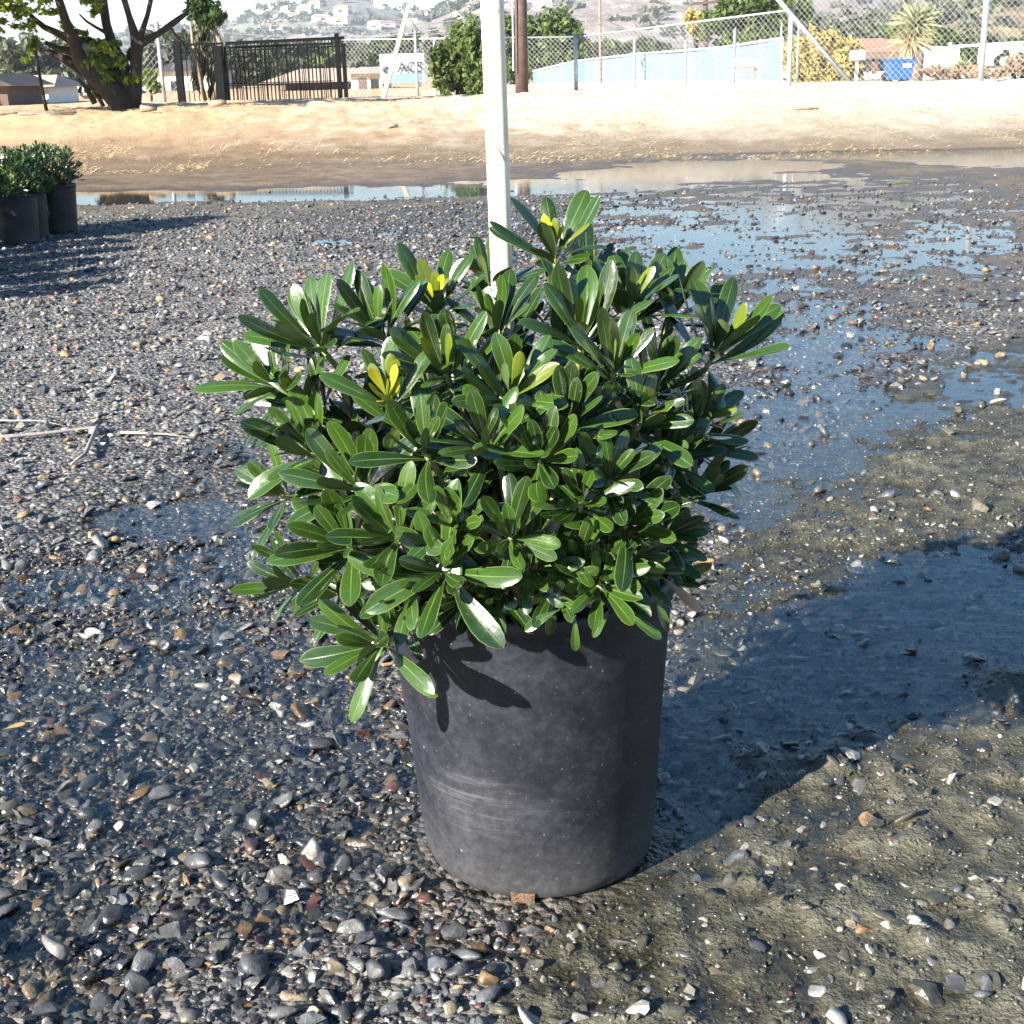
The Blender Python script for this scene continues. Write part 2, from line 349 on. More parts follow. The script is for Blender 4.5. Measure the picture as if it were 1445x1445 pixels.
M['bark'] = simple('dark_bark', (0.024, 0.019, 0.017), 0.9, 0.4, 12, bmp=0.6)
M['bark_pale'] = simple('pale_bark', (0.20, 0.16, 0.12), 0.9, 0.3, 10, bmp=0.5)
M['twig'] = simple('dry_twig', (0.27, 0.24, 0.21), 0.85, 0.3, 30)
M['black_iron'] = simple('black_iron', (0.0025, 0.0028, 0.004), 0.65, 0.3, 6, spec=0.12)
M['galv'] = simple('galvanised_steel', (0.42, 0.43, 0.45), 0.45, 0.2, 8, metallic=0.55)
M['wire'] = simple('galvanised_wire', (0.40, 0.41, 0.42), 0.5, 0.15, 8, metallic=0.2)
M['pole_wood'] = simple('creosoted_pole_wood', (0.085, 0.052, 0.045), 0.85, 0.4, 6, bmp=0.4)
M['plank'] = simple('weathered_plank', (0.45, 0.40, 0.28), 0.8, 0.2, 5)
M['white'] = simple('white_paint', (0.78, 0.77, 0.74), 0.5, 0.06, 3)
M['cream'] = simple('cream_wall', (0.62, 0.56, 0.46), 0.8, 0.12, 1)
M['brown_wall'] = simple('brown_wall', (0.11, 0.07, 0.055), 0.8, 0.25, 1)
M['roof_tan'] = simple('tan_roof', (0.42, 0.32, 0.25), 0.85, 0.2, 2, bmp=0.3)
M['roof_red'] = simple('red_tile_roof', (0.36, 0.17, 0.11), 0.85, 0.25, 3, bmp=0.3)
M['roof_dark'] = simple('dark_shingle_roof', (0.05, 0.045, 0.045), 0.85, 0.3, 3)
M['glass'] = simple('dark_window', (0.02, 0.025, 0.03), 0.1, 0.1, 1)
M['screen'] = simple('pale_turquoise_screen_cloth', (0.125, 0.205, 0.245), 0.8, 0.16, 0.9)
M['blue_bin'] = simple('blue_bin_plastic', (0.025, 0.10, 0.42), 0.45, 0.12, 4)
M['blue_print'] = simple('blue_print', (0.12, 0.30, 0.62), 0.5, 0.15, 2)
M['navy'] = simple('navy_print', (0.02, 0.025, 0.05), 0.5, 0.1, 2)
M['rubber'] = simple('black_rubber', (0.012, 0.012, 0.012), 0.7, 0.2, 5)
M['car_silver'] = simple('silver_car_paint', (0.45, 0.50, 0.56), 0.25, 0.05, 2, metallic=0.3)
M['car_dark'] = simple('dark_car_paint', (0.03, 0.032, 0.04), 0.25, 0.1, 2)
M['f_dark'] = m_foliage('dark_tree_leaves', (0.020, 0.040, 0.012), (0.070, 0.115, 0.030))
M['f_mid'] = m_foliage('green_hedge_leaves', (0.035, 0.065, 0.018), (0.130, 0.170, 0.050))
M['f_lime'] = m_foliage('lime_tree_leaves', (0.06, 0.11, 0.015), (0.24, 0.30, 0.05), transl=0.35)
M['f_yellow'] = m_foliage('yellowing_hedge_leaves', (0.17, 0.14, 0.04), (0.52, 0.42, 0.14))
M['f_grey'] = m_foliage('grey_green_leaves', (0.045, 0.055, 0.035), (0.15, 0.165, 0.11))
M['f_dry'] = m_foliage('dry_pinkish_grass', (0.26, 0.17, 0.11), (0.52, 0.38, 0.27))
M['f_straw'] = m_foliage('dry_straw', (0.34, 0.25, 0.13), (0.62, 0.50, 0.32))
M['f_yucca'] = m_foliage('yucca_blades', (0.14, 0.16, 0.07), (0.42, 0.42, 0.24))

# ------------------------------------------------------------------ ground shape
WL = 0.0                                    # level of the standing water
# wet hollows: (pixel x, pixel y, radius x, radius y, depth) -> hollows in the ground where these pixels meet it
HOL = [(1085, 640, 110, 40, .020), (1130, 570, 110, 50, .020), (1190, 500, 130, 45, .018), (1120, 440, 150, 30, .014), (1300, 485, 70, 14, .014),
       (1040, 700, 60, 30, .018), (990, 640, 90, 60, .02),
       (1010, 960, 90, 60, .024), (1090, 1015, 80, 50, .022), (960, 1090, 70, 80, .026), (1110, 930, 110, 40, .018), (1240, 890, 110, 40, .012),
       (260, 740, 110, 40, .020), (330, 800, 130, 45, .022), (140, 840, 150, 40, .020), (40, 900, 120, 50, .02), (330, 640, 70, 30, .014), (290, 700, 60, 24, .016),
       (230, 900, 200, 60, .022), (430, 930, 130, 70, .022), (150, 1010, 230, 80, .024), (400, 1060, 180, 90, .024), (110, 1130, 220, 90, .024), (330, 1180, 200, 80, .022),
       (80, 1290, 190, 90, .02), (260, 1370, 210, 80, .015), (540, 1180, 90, 70, .02), (640, 1330, 120, 60, .016), (520, 1420, 120, 50, .012), (120, 1410, 200, 60, .016), (420, 1290, 160, 60, .018),
       (1100, 350, 420, 100, .0125), (1150, 965, 150, 70, .016), (1300, 870, 160, 60, .011), (1400, 810, 100, 50, .010),(1180, 1150, 70, 30, .012), (1210, 1230, 80, 30, .008),
       (300, 277, 230, 6, .026), (560, 271, 200, 6, .026), (130, 284, 90, 4, .022), (820, 262, 130, 8, .026), (940, 248, 130, 9, .028), (1040, 234, 120, 7, .026), (1240, 216, 190, 8, .028), (1400, 222, 120, 10, .026), (1120, 250, 60, 5, .02),
       (470, 342, 50, 5, .018), (560, 330, 60, 5, .014), (800, 345, 120, 7, .016), (960, 330, 140, 8, .018), (1080, 372, 160, 10, .018), (1240, 380, 120, 8, .016), (1330, 430, 90, 8, .014), (900, 300, 150, 5, .014), (1180, 300, 140, 5, .012), (960, 400, 90, 12, .016)]
MUDLINE = [(1700, 400), (1445, 465), (1260, 545), (1110, 650), (1010, 760), (960, 900), (945, 1100), (900, 1230), (760, 1320), (690, 1445), (600, 1700)]
def mudmask(u, v):                          # 1 on the right-hand muddy side, 0 on the gravel
    ys = np.array([p[1] for p in MUDLINE]); xs = np.array([p[0] for p in MUDLINE])
    lim = np.interp(v, ys, xs)
    return sstep((u - lim) / 110.0 + 0.5) * sstep((v - 380) / 90.0)
def ground(X, Y, parts=False):
    X = np.asarray(X, dtype=float); Y = np.asarray(Y, dtype=float)
    Yf = 15.0 + 0.9 * (vnoise(X * 0.22 + 5, X * 0 + 2) - 0.5) - 0.03 * X
    bk = sstep((Y - Yf) / 4.2)
    crest = 0.54 + 0.05 * (vnoise(X * 0.35, X * 0 + 7.7) - 0.5)
    drop = sstep((Y - 21) / 12.0) * 0.16 * sstep((6.0 - X) / 8.0) + sstep((Y - 32) / 60.0) * 0.15
    z = bk * (crest - drop) + bk * (1 - .7 * sstep((Y - 24) / 8)) * (0.16 * (fbm(X * 1.1, Y * 1.1, 4) - 0.5) + .07 * (fbm(X * 4.5, Y * 3.5, 3) - .5))
    mid = sstep((Y - 9.0) / 6.0)
    u, v, _ = proj(X, np.maximum(Y, 0.4), 0.0)
    mm = mudmask(u, v)
    micro = 0.013 - 0.0065 * mm + 0.016 * (fbm(X * 2.3, Y * 2.3, 4) - 0.5) + 0.017 * (fbm(X * 9, Y * 9, 4) - 0.5) + 0.020 * mm * (fbm(X * 30, Y * 30, 3) - 0.5)
    far = sstep((Y - 14.6) / 1.5)
    padm = 1 - sstep((np.hypot(X - .0245, Y - 1.484) - .165) / .09)
    h = np.zeros_like(z)
    for cx, cy, rx, ry, d in HOL:
        q = ((u - cx) / rx) ** 2 + ((v - cy) / ry) ** 2
        h = np.maximum(h, d * (1.08 if cy > 600 and cx < 700 else (1.45 if cy < 720 and cy > 300 else 1.7)) * np.exp(-q * 0.75))
    h *= (0.55 + 0.9 * fbm(X * 6, Y * 6, 3))
    lim = 0.026 + 0.012 * (fbm(X * 4 + 8, Y * 4, 2) - .4) + 0.004 * sstep((u - 850) / 100) * (v < 720)
    h = np.where(v > 380, lim * np.tanh(h / lim), h)              # shallow, flat-bottomed hollows
    z = z + (micro * (1 - .9 * padm) - h * (1 - padm) + .001 * padm) * (1 - far * 0.8)
    if parts: return z, bk, mm, u, v
    return z
rows = np.concatenate([[-400, -120, -40, -12, -4, -1.2, -0.2, 0.3], np.geomspace(0.62, 30, 600), np.geomspace(31, 3600, 90)])
ncol = 600
tt = np.linspace(-1, 1, ncol); tt = tt * (0.75 + 0.25 * tt * tt)
hw = np.where(rows < 0.6, 3.0 + np.abs(rows) * 1.0, 0.62 * rows + 0.9)
GX = tt[None, :] * hw[:, None]; GY = np.repeat(rows[:, None], ncol, 1)
gz, gbank, gmud, gu, gv = ground(GX, GY, True)
nr = len(rows)
idx = np.arange(nr * ncol).reshape(nr, ncol)
quads = np.stack([idx[:-1, :-1], idx[:-1, 1:], idx[1:, 1:], idx[1:, :-1]], -1).reshape(-1, 4)
gfr = sstep((gu - 640) / 260) * sstep((470 - gv) / 130)
ggrav = (1 - .75 * gfr) * (1 - gmud) * (1 - sstep((GY - 7.5) / 4.5))
gbk = np.maximum(gbank, np.maximum(sstep((GY - 8.5) / 5.0) * 0.6, gfr * .5))
gme = np_mesh('ground', np.stack([GX, GY, gz], -1).reshape(-1, 3), quads, M['ground'], True,
              {'gravel': ('FLOAT', ggrav.ravel()), 'bank': ('FLOAT', gbk.ravel())})
g_ob = link(bpy.data.objects.new('ground', gme)); tag(g_ob, kind='structure', label='wet gravel and mud yard rising to a pale dirt bank')
def gz1(x, y): return float(ground(np.array([x]), np.array([y]))[0])

# standing water: one level sheet, the ground rises through it
wy = np.array([-1.0, 0.6, 2, 4, 8, 12, 16.8]); wv = []; wf = []
for y in wy:
    w = 3.0 + 0.62 * abs(y); wv += [(-w, y, WL), (w, y, WL)]
wf = [(2 * i, 2 * i + 1, 2 * i + 3, 2 * i + 2) for i in range(len(wy) - 1)]
w_ob = link(bpy.data.objects.new('water', np_mesh('water', wv, wf, M['water']))); tag(w_ob, kind='structure', label='shallow standing rain water in the hollows of the yard')

# ------------------------------------------------------------------ stones
def ico(sub):
    bm = bmesh.new(); bmesh.ops.create_icosphere(bm, subdivisions=sub, radius=1.0)
    V = np.array([v.co[:] for v in bm.verts]); Fc = np.array([[v.index for v in f.verts] for f in bm.faces]); bm.free(); return V, Fc
def stone_shape(sub, seed, cuts):
    r = np.random.default_rng(seed); V, Fc = ico(sub)
    V = V * (1 + 0.16 * (r.random((len(V), 1)) - 0.5))
    for _ in range(cuts):
        n = r.normal(size=3); n /= np.linalg.norm(n); d = r.uniform(0.30, 0.72)
        e = V @ n - d; V = V - np.where(e > 0, e, 0)[:, None] * n
    V = V * np.array([1.0, r.uniform(0.60, 0.9), r.uniform(0.34, 0.56)])
    return V, Fc
SH2 = [stone_shape(2, 100 + i, 11) for i in range(14)]
SH1 = [stone_shape(1, 200 + i, 4) for i in range(12)]
PAL = np.array([(.16, .165, .17), (.20, .20, .20), (.12, .125, .135), (.26, .255, .25), (.09, .09, .10), (.34, .32, .30), (.55, .53, .50), (.36, .29, .20), (.40, .25, .13), (.20, .10, .085), (.24, .23, .19), (.62, .58, .52)])
PW = np.array([.18, .14, .17, .10, .12, .06, .032, .075, .048, .040, .07, .008]); PW = PW / PW.sum()
def scatter(n, y0, y1, dia_med, dia_sig, dmin, dmax, grit=False):
    Y = np.sqrt(rng.random(n) * (y1 * y1 - y0 * y0) + y0 * y0); X = (rng.random(n) * 2 - 1) * (0.44 * Y + 0.25)
    z, bk, mm, u, v = ground(X, Y, True)
    d = np.clip(np.exp(rng.normal(math.log(dia_med), dia_sig, n)), dmin, dmax)
    if not grit: d = np.where((mm > .5) & (rng.random(n) < .10), np.minimum(d * 2.2, .058), d)
    dens = (1 - mm) * (0.62 + 0.6 * fbm(X * 1.7 + 30, Y * 1.7, 3)) + mm * (0.06 + 0.14 * (fbm(X * 2.2, Y * 2.2 + 40, 3) > 0.56))
    if grit: dens = mm * 0.9
    else: dens = np.maximum(dens, .62 * np.exp(-(((u - 1120) / 210) ** 2 + ((v - 960) / 120) ** 2))); dens = dens * (1 - 0.6 * sstep((u - 760) / 200) * sstep((470 - v) / 120)) * (1 - 0.25 * sstep((u - 930) / 60) * (v < 760))
    keep = rng.random(n) < dens * (1 - sstep((Y - 7.5) / 4.5))
    # none under or against the pot
    keep &= np.hypot(X - 0.0245, Y - 1.484) > 0.151 + d * .5
    X, Y, z, d, mm = X[keep], Y[keep], z[keep], d[keep], mm[keep]
    c = PAL[rng.choice(len(PAL), len(X), p=PW)] * (0.34 + 0.52 * rng.random((len(X), 1)))
    q = rng.random(len(X))
    mudc = np.array([.090, .085, .060]) * (0.6 + 0.7 * rng.random((len(X), 1)))
    c = np.where((q < mm * (.97 if grit else .45))[:, None], mudc, np.where((q > 1 - mm * .22)[:, None], c * .3 + np.array([.36, .34, .30]), c))
    return X, Y, z, d, c, mm
def rotm(n, tilt=0.5):
    a = rng.random(n) * 2 * math.pi; b = rng.normal(0, tilt, n); c_ = rng.normal(0, tilt, n)
    ca, sa, cb, sb, cc, s2 = np.cos(a), np.sin(a), np.cos(b), np.sin(b), np.cos(c_), np.sin(c_)
    Rz = np.zeros((n, 3, 3)); Rz[:, 0, 0] = ca; Rz[:, 0, 1] = -sa; Rz[:, 1, 0] = sa; Rz[:, 1, 1] = ca; Rz[:, 2, 2] = 1
    Rx = np.zeros((n, 3, 3)); Rx[:, 0, 0] = 1; Rx[:, 1, 1] = cb; Rx[:, 1, 2] = -sb; Rx[:, 2, 1] = sb; Rx[:, 2, 2] = cb
    Ry = np.zeros((n, 3, 3)); Ry[:, 1, 1] = 1; Ry[:, 0, 0] = cc; Ry[:, 0, 2] = s2; Ry[:, 2, 0] = -s2; Ry[:, 2, 2] = cc
    return Rz @ Rx @ Ry
def join_stones(name, X, Y, Z, D, C, shapes, label):
    n = len(X); R = rotm(n, 0.35); k = rng.integers(0, len(shapes), n); VV = []; FF = []; CC = []; SS = []; off = 0
    for i, (V, Fc) in enumerate(shapes):
        s = np.where(k == i)[0]
        if not len(s): continue
        P = np.einsum('nij,vj->nvi', R[s], V) * (D[s] / 2)[:, None, None] + np.stack([X[s], Y[s], Z[s]], -1)[:, None, :]
        VV.append(P.reshape(-1, 3)); FF.append((Fc[None] + (np.arange(len(s)) * len(V))[:, None, None] + off).reshape(-1, 3)); off += len(s) * len(V)
        SS.append(np.full(len(s) * len(Fc), i % 2 == 0))
        CC.append(np.repeat(np.concatenate([C[s], np.ones((len(s), 1))], 1), len(V), 0))
    o = link(bpy.data.objects.new(name, np_mesh(name, np.concatenate(VV), np.concatenate(FF), M['gravel'], np.concatenate(SS), {'tint': ('FLOAT_COLOR', np.concatenate(CC))})), g_ob)
    return tag(o, kind='stuff', label=label)
nX, nY, nz_, nd, nc, nm = scatter(42000, 0.95, 2.7, 0.0145, 0.55, 0.006, 0.056)
u_, v_, dep_ = proj(nX, nY, nz_)
seen = (u_ > 10) & (u_ < 1435) & (v_ < 1440)
score = np.where(seen, nd * F / dep_, 0)
order = np.argsort(-score); big = order[:300]; rest = order[300:]
lift = rng.uniform(-.10, .10, len(nX)) + np.where(rng.random(len(nX)) < .06, .18, 0); lift = np.where(nm > .5, lift * .6 - .07, lift)
for i in big:
    k = int(rng.integers(0, len(SH2)))
    key = 'stone_shape_%d' % k
    me = bpy.data.meshes.get(key) or np_mesh(key, SH2[k][0], SH2[k][1], M['stone'], k % 2 == 0)
    o = bpy.data.objects.new('stone', me); o.scale = (nd[i] / 2,) * 3
    o.rotation_euler = (rng.normal(0, .25), rng.normal(0, .25), rng.random() * 6.28)
    o.location = (nX[i], nY[i], nz_[i] + nd[i] * lift[i]); o.color = (nc[i][0], nc[i][1], nc[i][2], 1); link(o, g_ob)
lg = rest[nd[rest] > .0145]; sm = rest[nd[rest] <= .0145]
join_stones('gravel', nX[lg], nY[lg], nz_[lg] + nd[lg] * lift[lg], nd[lg], nc[lg], SH2, 'loose grey gravel in front of the shrub')
join_stones('gravel_chips', nX[sm], nY[sm], nz_[sm] + nd[sm] * lift[sm], nd[sm], nc[sm], SH1, 'fine chips between the gravel in front of the shrub')
qX, qY, qz, qd, qc, qm = scatter(52000, 0.95, 3.6, 0.0075, 0.38, 0.004, 0.018, True)
join_stones('mud_grit', qX, qY, qz, qd, qc, SH1, 'mud-coated grit and crumbs on the muddy right side')
fX, fY, fz, fd, fc, fm = scatter(66000, 2.7, 12.0, 0.024, 0.40, 0.011, 0.060)
join_stones('gravel', fX, fY, fz + fd * rng.uniform(-.05, .2, len(fd)), fd, fc, SH1, 'loose grey gravel spreading across the yard behind the shrub')

# ------------------------------------------------------------------ shrubs in nursery pots
LT = np.array([0, .06, .14, .27, .42, .58, .72, .83, .91, .97, 1.0]); LWd = np.array([.10, .11, .19, .42, .68, .88, .99, .97, .78, .46, .10])
LS = np.array([-1, -.55, 0, .55, 1])
def leaf_geo(seed):
    r = random.Random(seed); W = r.uniform(0.100, 0.130); fold = r.uniform(0.10, 0.42); curl = r.uniform(0.05, 0.30); bend = r.uniform(-0.34, 0.22); tw = r.uniform(-0.35, 0.35); sway = r.uniform(-.05, .05)
    V = []; UV = []
    for t, w in zip(LT, LWd):
        for s in LS:
            x = s * W * w + sway * math.sin(t * 3.14); z = bend * t * t + 0.10 * t + W * w * (fold * abs(s) - curl * 1.6 * s ** 4) + tw * s * W * w * t
            V.append((x, t, z)); UV.append((s * .5 + .5, t))
    n = len(LS); Fq = [(i * n + j, i * n + j + 1, (i + 1) * n + j + 1, (i + 1) * n + j) for i in range(len(LT) - 1) for j in range(n - 1)]
    return np.array(V), np.array(Fq), np.array(UV)
LG = [leaf_geo(i) for i in range(14)]
NL = 14
TINTS = [0.0, 0.35, 0.7, 1.0, 1.18, 2.0, 3.0]
leaf_cache = {}
def leaf_mesh(k, ti):
    if (k, ti) not in leaf_cache:
        V, Fq, UV = LG[k]
        leaf_cache[(k, ti)] = np_mesh('leaf', V, Fq, M['leaf'], True, {'tint': ('FLOAT', np.full(len(V), TINTS[ti]))}, UV)
    return leaf_cache[(k, ti)]
def leaf_mat(P, d, nrm, L):
    d = d.normalized(); x = d.cross(nrm)
    if x.length < 1e-4: x = d.cross(Vector((0.3, 0.2, 1)))
    x.normalize(); z = x.cross(d).normalized()
    m = Matrix.Identity(4)
    for i in range(3):
        m[i][0] = x[i] * L; m[i][1] = d[i] * L; m[i][2] = z[i] * L; m[i][3] = P[i]
    return m
def rosette(r, P, A, n, L, yellow=0, bright=0.3, spread=1.0, young=0):
    """leaves around the shoot tip P with axis A -> list of (matrix, shape, tint)"""
    A = A.normalized(); s = A.cross(Vector((0.31, 0.2, 0.93))).normalized(); t = A.cross(s); out = []; ph = r.random() * 6.28
    for i in range(n):
        a = ph + i * 2.39996 + r.uniform(-.25, .25); q = (i + .5) / n
        th = math.radians((16 + 60 * q ** 0.85) * spread + r.uniform(-9, 9))
        d = A * math.cos(th) + (s * math.cos(a) + t * math.sin(a)) * math.sin(th)
        d = (d + Vector((0, 0, 0.26))).normalized()
        nrm = A * math.sin(th) - (s * math.cos(a) + t * math.sin(a)) * math.cos(th)      # upper face looks to the axis
        nrm = (nrm + Vector((r.gauss(0, .18), r.gauss(0, .18), r.gauss(0, .18) + 0.1))).normalized()
        l = L * (0.62 + 0.38 * min(1, q * 2.2)) * r.uniform(.82, 1.1)
        ti = 3 if r.random() < bright * 0.5 else (2 if r.random() < bright else (1 if r.random() < .6 else 0))
        if i < young: ti = 3 if r.random() < .5 else 4
        if yellow and i < yellow: ti = 5; l *= 0.52
        elif yellow and i < yellow + 2: ti = 4; l *= 0.75
        out.append((leaf_mat(P - A * (0.022 * q), d, nrm, l), r.randrange(NL), ti))
    return out
def pot_profile(Rb, Rt, H):
    return [(0.0, 0.006), (Rb - .025, 0.006), (Rb - .012, 0.003), (Rb - .004, .008), (Rb, .022), (Rb + (Rt - .006 - Rb) * .5, H * .5), (Rt - .0038, H * .915), (Rt - .0034, H * .925), (Rt - .0004, H * .932), (Rt + .001, H - .004), (Rt - .0015, H), (Rt - .005, H - .001), (Rt - .007, H * .93), (Rt - .010, H * .80), (Rt - .020, H * .795)]
def make_pot(root, Rb, Rt, H, n=72):
    mb = MB().lathe(pot_profile(Rb, Rt, H), n)
    return mb.build('pot', M['pot'], root, smooth=True)
def shrub_stems(root, tips, base, rad, smooth=True, name='stem'):
    mb = MB()
    for P, A, rr in tips:
        b = base + Vector((P.x - base.x, P.y - base.y, 0)) * 0.18
        c1 = b.lerp(P, .45) + Vector((0, 0, .03)); c2 = P - A.normalized() * .06
        mb.tube([b, c1, c2, P - A.normalized() * .02, P], [rr * 1.7, rr * 1.25, rr * .9, rr * .75, rr * .55], 6)
    return mb.build(name, M['bark_young'], root, smooth=smooth)
def join_leaves(root, leaves, name='foliage'):
    VV = []; FF = []; UU = []; TT = []; off = 0
    for k in range(NL):
        V, Fq, UV = LG[k]; sel = [l for l in leaves if l[1] == k]
        if not sel: continue
        Ms = np.array([[list(r_) for r_ in l[0]] for l in sel])
        P = np.einsum('nij,vj->nvi', Ms[:, :3, :3], V) + Ms[:, None, :3, 3]
        VV.append(P.reshape(-1, 3)); FF.append((Fq[None] + (np.arange(len(sel)) * len(V))[:, None, None] + off).reshape(-1, 4)); off += len(sel) * len(V)
        UU.append(np.tile(UV, (len(sel), 1))); TT.append(np.repeat([TINTS[l[2]] for l in sel], len(V)))
    o = link(bpy.data.objects.new(name, np_mesh(name, np.concatenate(VV), np.concatenate(FF), M['leaf'], True, {'tint': ('FLOAT', np.concatenate(TT))}, np.concatenate(UU))), root)
    return tag(o, kind='stuff')
def put_leaf(root, l):
    o = bpy.data.objects.new('leaf', leaf_mesh(l[1], l[2])); o.matrix_basis = l[0]; link(o, root)

POT = Vector((0.0245, 1.484, 0.0)); POT.z = 0.0
root = empty('potted_shrub', POT, 'large glossy green shrub in a scuffed black nursery pot in the foreground', 'potted plant')
PRb, PRt, PH = 0.143, 0.172, 0.368
po_ = make_pot(root, PRb, PRt, PH, 96)
for v in po_.data.vertices: v.co.x -= .022 * v.co.z
# moulded drain notch at the foot with wet brown soil showing
nt_ = MB(); a0 = math.radians(-90 - 15)
for k in range(6):
    a = a0 + math.radians(k * 2.2)
    for zz, rr in ((.004, PRb + .0012), (.017, PRb + .0016)): nt_.v.append((rr * math.cos(a), rr * math.sin(a), zz))
nt_.f = [(2 * i, 2 * i + 2, 2 * i + 3, 2 * i + 1) for i in range(5)]
nt_.build('drain_hole', simple('wet_brown_soil', (0.16, 0.09, 0.05), 0.6, 0.5, 150, bmp=0.8), root)
MB().lathe([(0.0, PH * .83), (PRt * .5, PH * .835), (PRt - .013, PH * .82), (PRt - .013, PH * .80)], 40).build('soil', M['soil'], root, smooth=True)
rr_ = random.Random(11)
BC = Vector((-0.005, 1.515, 0.515))                     # middle of the crown
# shoots read off the photograph: pixel of the shoot tip, offset towards the camera, axis (right, towards camera, up), leaves, leaf length, young yellow leaves
SH = [(449, 486, -.08, (-.35, .25, .9), 11, .088, 1), (388, 545, -.06, (-.65, .2, .6), 10, .080, 1), (548, 566, -.20, (-.1, .55, .8), 10, .075, 5), (616, 432, -.02, (-.1, .2, 1), 12, .074, 4),
      (781, 355, .02, (.1, .15, 1), 13, .075, 5), (1008, 500, .0, (.5, .1, .8), 11, .100, 0), (722, 560, -.20, (.2, .55, .8), 10, .085, 1), (686, 632, -.24, (-.15, .7, .7), 9, .082, 0), (628, 528, -.16, (-.1, .5, .85), 10, .078, 0),
      (868, 525, -.15, (.2, .4, .85), 10, .068, 1), (884, 445, .02, (.1, .1, 1), 11, .085, 0), (948, 440, .06, (.3, 0, .9), 10, .082, 1), (820, 480, -.08, (.1, .3, .9), 10, .08, 0), (700, 470, -.06, (0, .25, 1), 10, .078, 0), (540, 475, -.08, (-.25, .3, .9), 10, .082, 0),
      (492, 772, -.20, (-.35, .6, .7), 11, .098, 0), (627, 806, -.27, (-.05, .85, .5), 12, .090, 0), (532, 912, -.22, (-.45, .7, .25), 9, .088, 0), (412, 822, -.10, (-.8, .4, .3), 9, .074, 0),
      (845, 826, -.26, (.15, .9, .2), 11, .066, 0), (884, 742, -.24, (.3, .75, .5), 12, .080, 0), (818, 712, -.27, (.1, .8, .6), 10, .064, 0), (640, 745, -.27, (-.05, .8, .6), 8, .062, 0), (905, 598, -.18, (.4, .5, .75), 10, .070, 1),
      (983, 600, -.08, (.7, .25, .6), 10, .075, 0), (930, 545, -.10, (.45, .3, .8), 10, .07, 1), (985, 700, -.10, (.8, .3, .35), 9, .072, 0), (440, 640, -.12, (-.6, .45, .5), 11, .085, 0), (395, 700, -.04, (-.8, .3, .4), 9, .078, 0), (505, 690, -.20, (-.3, .6, .7), 10, .09, 0),
      (440, 580, -.08, (-.6, .3, .7), 10, .085, 1), (760, 650, -.26, (.05, .8, .6), 9, .07, 0), (800, 600, -.22, (.15, .65, .75), 9, .075, 0), (600, 640, -.24, (-.15, .7, .65), 9, .075, 0), (560, 760, -.25, (-.3, .75, .5), 9, .078, 0), (720, 760, -.28, (0, .9, .4), 8, .066, 0),
      (880, 795, -.24, (.35, .8, .2), 9, .060, 0), (940, 760, -.17, (.65, .55, .3), 9, .065, 0), (475, 840, -.14, (-.7, .5, .2), 8, .074, 0), (950, 650, -.15, (.6, .5, .5), 9, .068, 0), (1000, 640, .0, (.9, .1, .3), 9, .072, 0), (780, 840, -.26, (0, .95, .1), 8, .058, 0), (860, 680, -.25, (.2, .75, .6), 9, .064, 0),
      (690, 400, .10, (0, -.1, 1), 9, .07, 0), (830, 400, .12, (.1, -.1, 1), 10, .075, 0), (580, 830, -.24, (-.2, .8, .3), 8, .075, 0),
      (905, 805, -.16, (.5, .6, .3), 9, .06, 0), (865, 790, -.22, (.2, .8, .3), 9, .06, 0), (930, 790, -.06, (.8, .3, .3), 9, .062, 0), (700, 830, -.25, (-.05, .9, .2), 8, .06, 0), (745, 800, -.26, (.05, .9, .3), 9, .062, 0), (660, 846, -.24, (-.1, .9, .1), 8, .058, 0), (815, 790, -.25, (.1, .9, .3), 9, .06, 0), (950, 820, -.02, (.9, .2, .1), 8, .058, 0), (560, 880, -.18, (-.4, .7, .1), 8, .06, 0)]
tips = []; leaves = []
for (x, y, dy, ax, n, L, ye) in SH:
    P = at(x, y, BC.y + dy); A = Vector((ax[0] - .12, -ax[1] - .34, ax[2])) + Vector((rr_.gauss(0, .08), rr_.gauss(0, .08), rr_.gauss(0, .08)))   # shoots lean to the light
    tips.append((P - POT, A, .0042)); leaves += [(l, 0) for l in rosette(rr_, P - POT, A, n + 6, L * (1.12 if y < 560 else 1.0), ye + 2 if ye > 3 else 0, .36, young=(2 + ye if y < 620 else 0))]
    if ye > 3:                                              # opening yellow leaves at the very tip
        for j in range(5):
            a = -math.pi / 2 + (j - 2) * .8; d = Vector((math.cos(a) * .5, math.sin(a) * .5, 1.0 + rr_.gauss(0, .15)))
            leaves.append(((leaf_mat(P - POT + Vector((0, -.006, .004)), d, Vector((-.3, -.9, .3)), rr_.uniform(.024, .044)), rr_.randrange(NL), 5 if j % 2 else 4), 0))
    if rr_.random() < .6:                                   # a few older leaves lower down the shoot
        leaves += [(l, 0) for l in rosette(rr_, P - POT - A.normalized() * .055, A, 7, L * .85, 0, .12, 1.1)]
# filling shoots all round the crown and inside it
for i in range(145):
    zc = rr_.uniform(-.45, 1); a = rr_.random() * 6.283; q = math.sqrt(max(0, 1 - zc * zc)); o = Vector((q * math.cos(a), q * math.sin(a), zc))
    k = rr_.uniform(.46, .90) if i % 3 else rr_.uniform(.25, .6)
    P = BC + Vector((o.x * .245, o.y * .225, o.z * .135)) * k; A = o * .8 + Vector((rr_.gauss(0, .25) - .1, rr_.gauss(0, .25) - .25, .45 + rr_.gauss(0, .2)))
    if rr_.random() < .6: tips.append((P - POT, A, .0035))
    leaves += [(l, 1) for l in rosette(rr_, P - POT, A, rr_.randint(8, 12), rr_.uniform(.052, .076), 0, .14)]
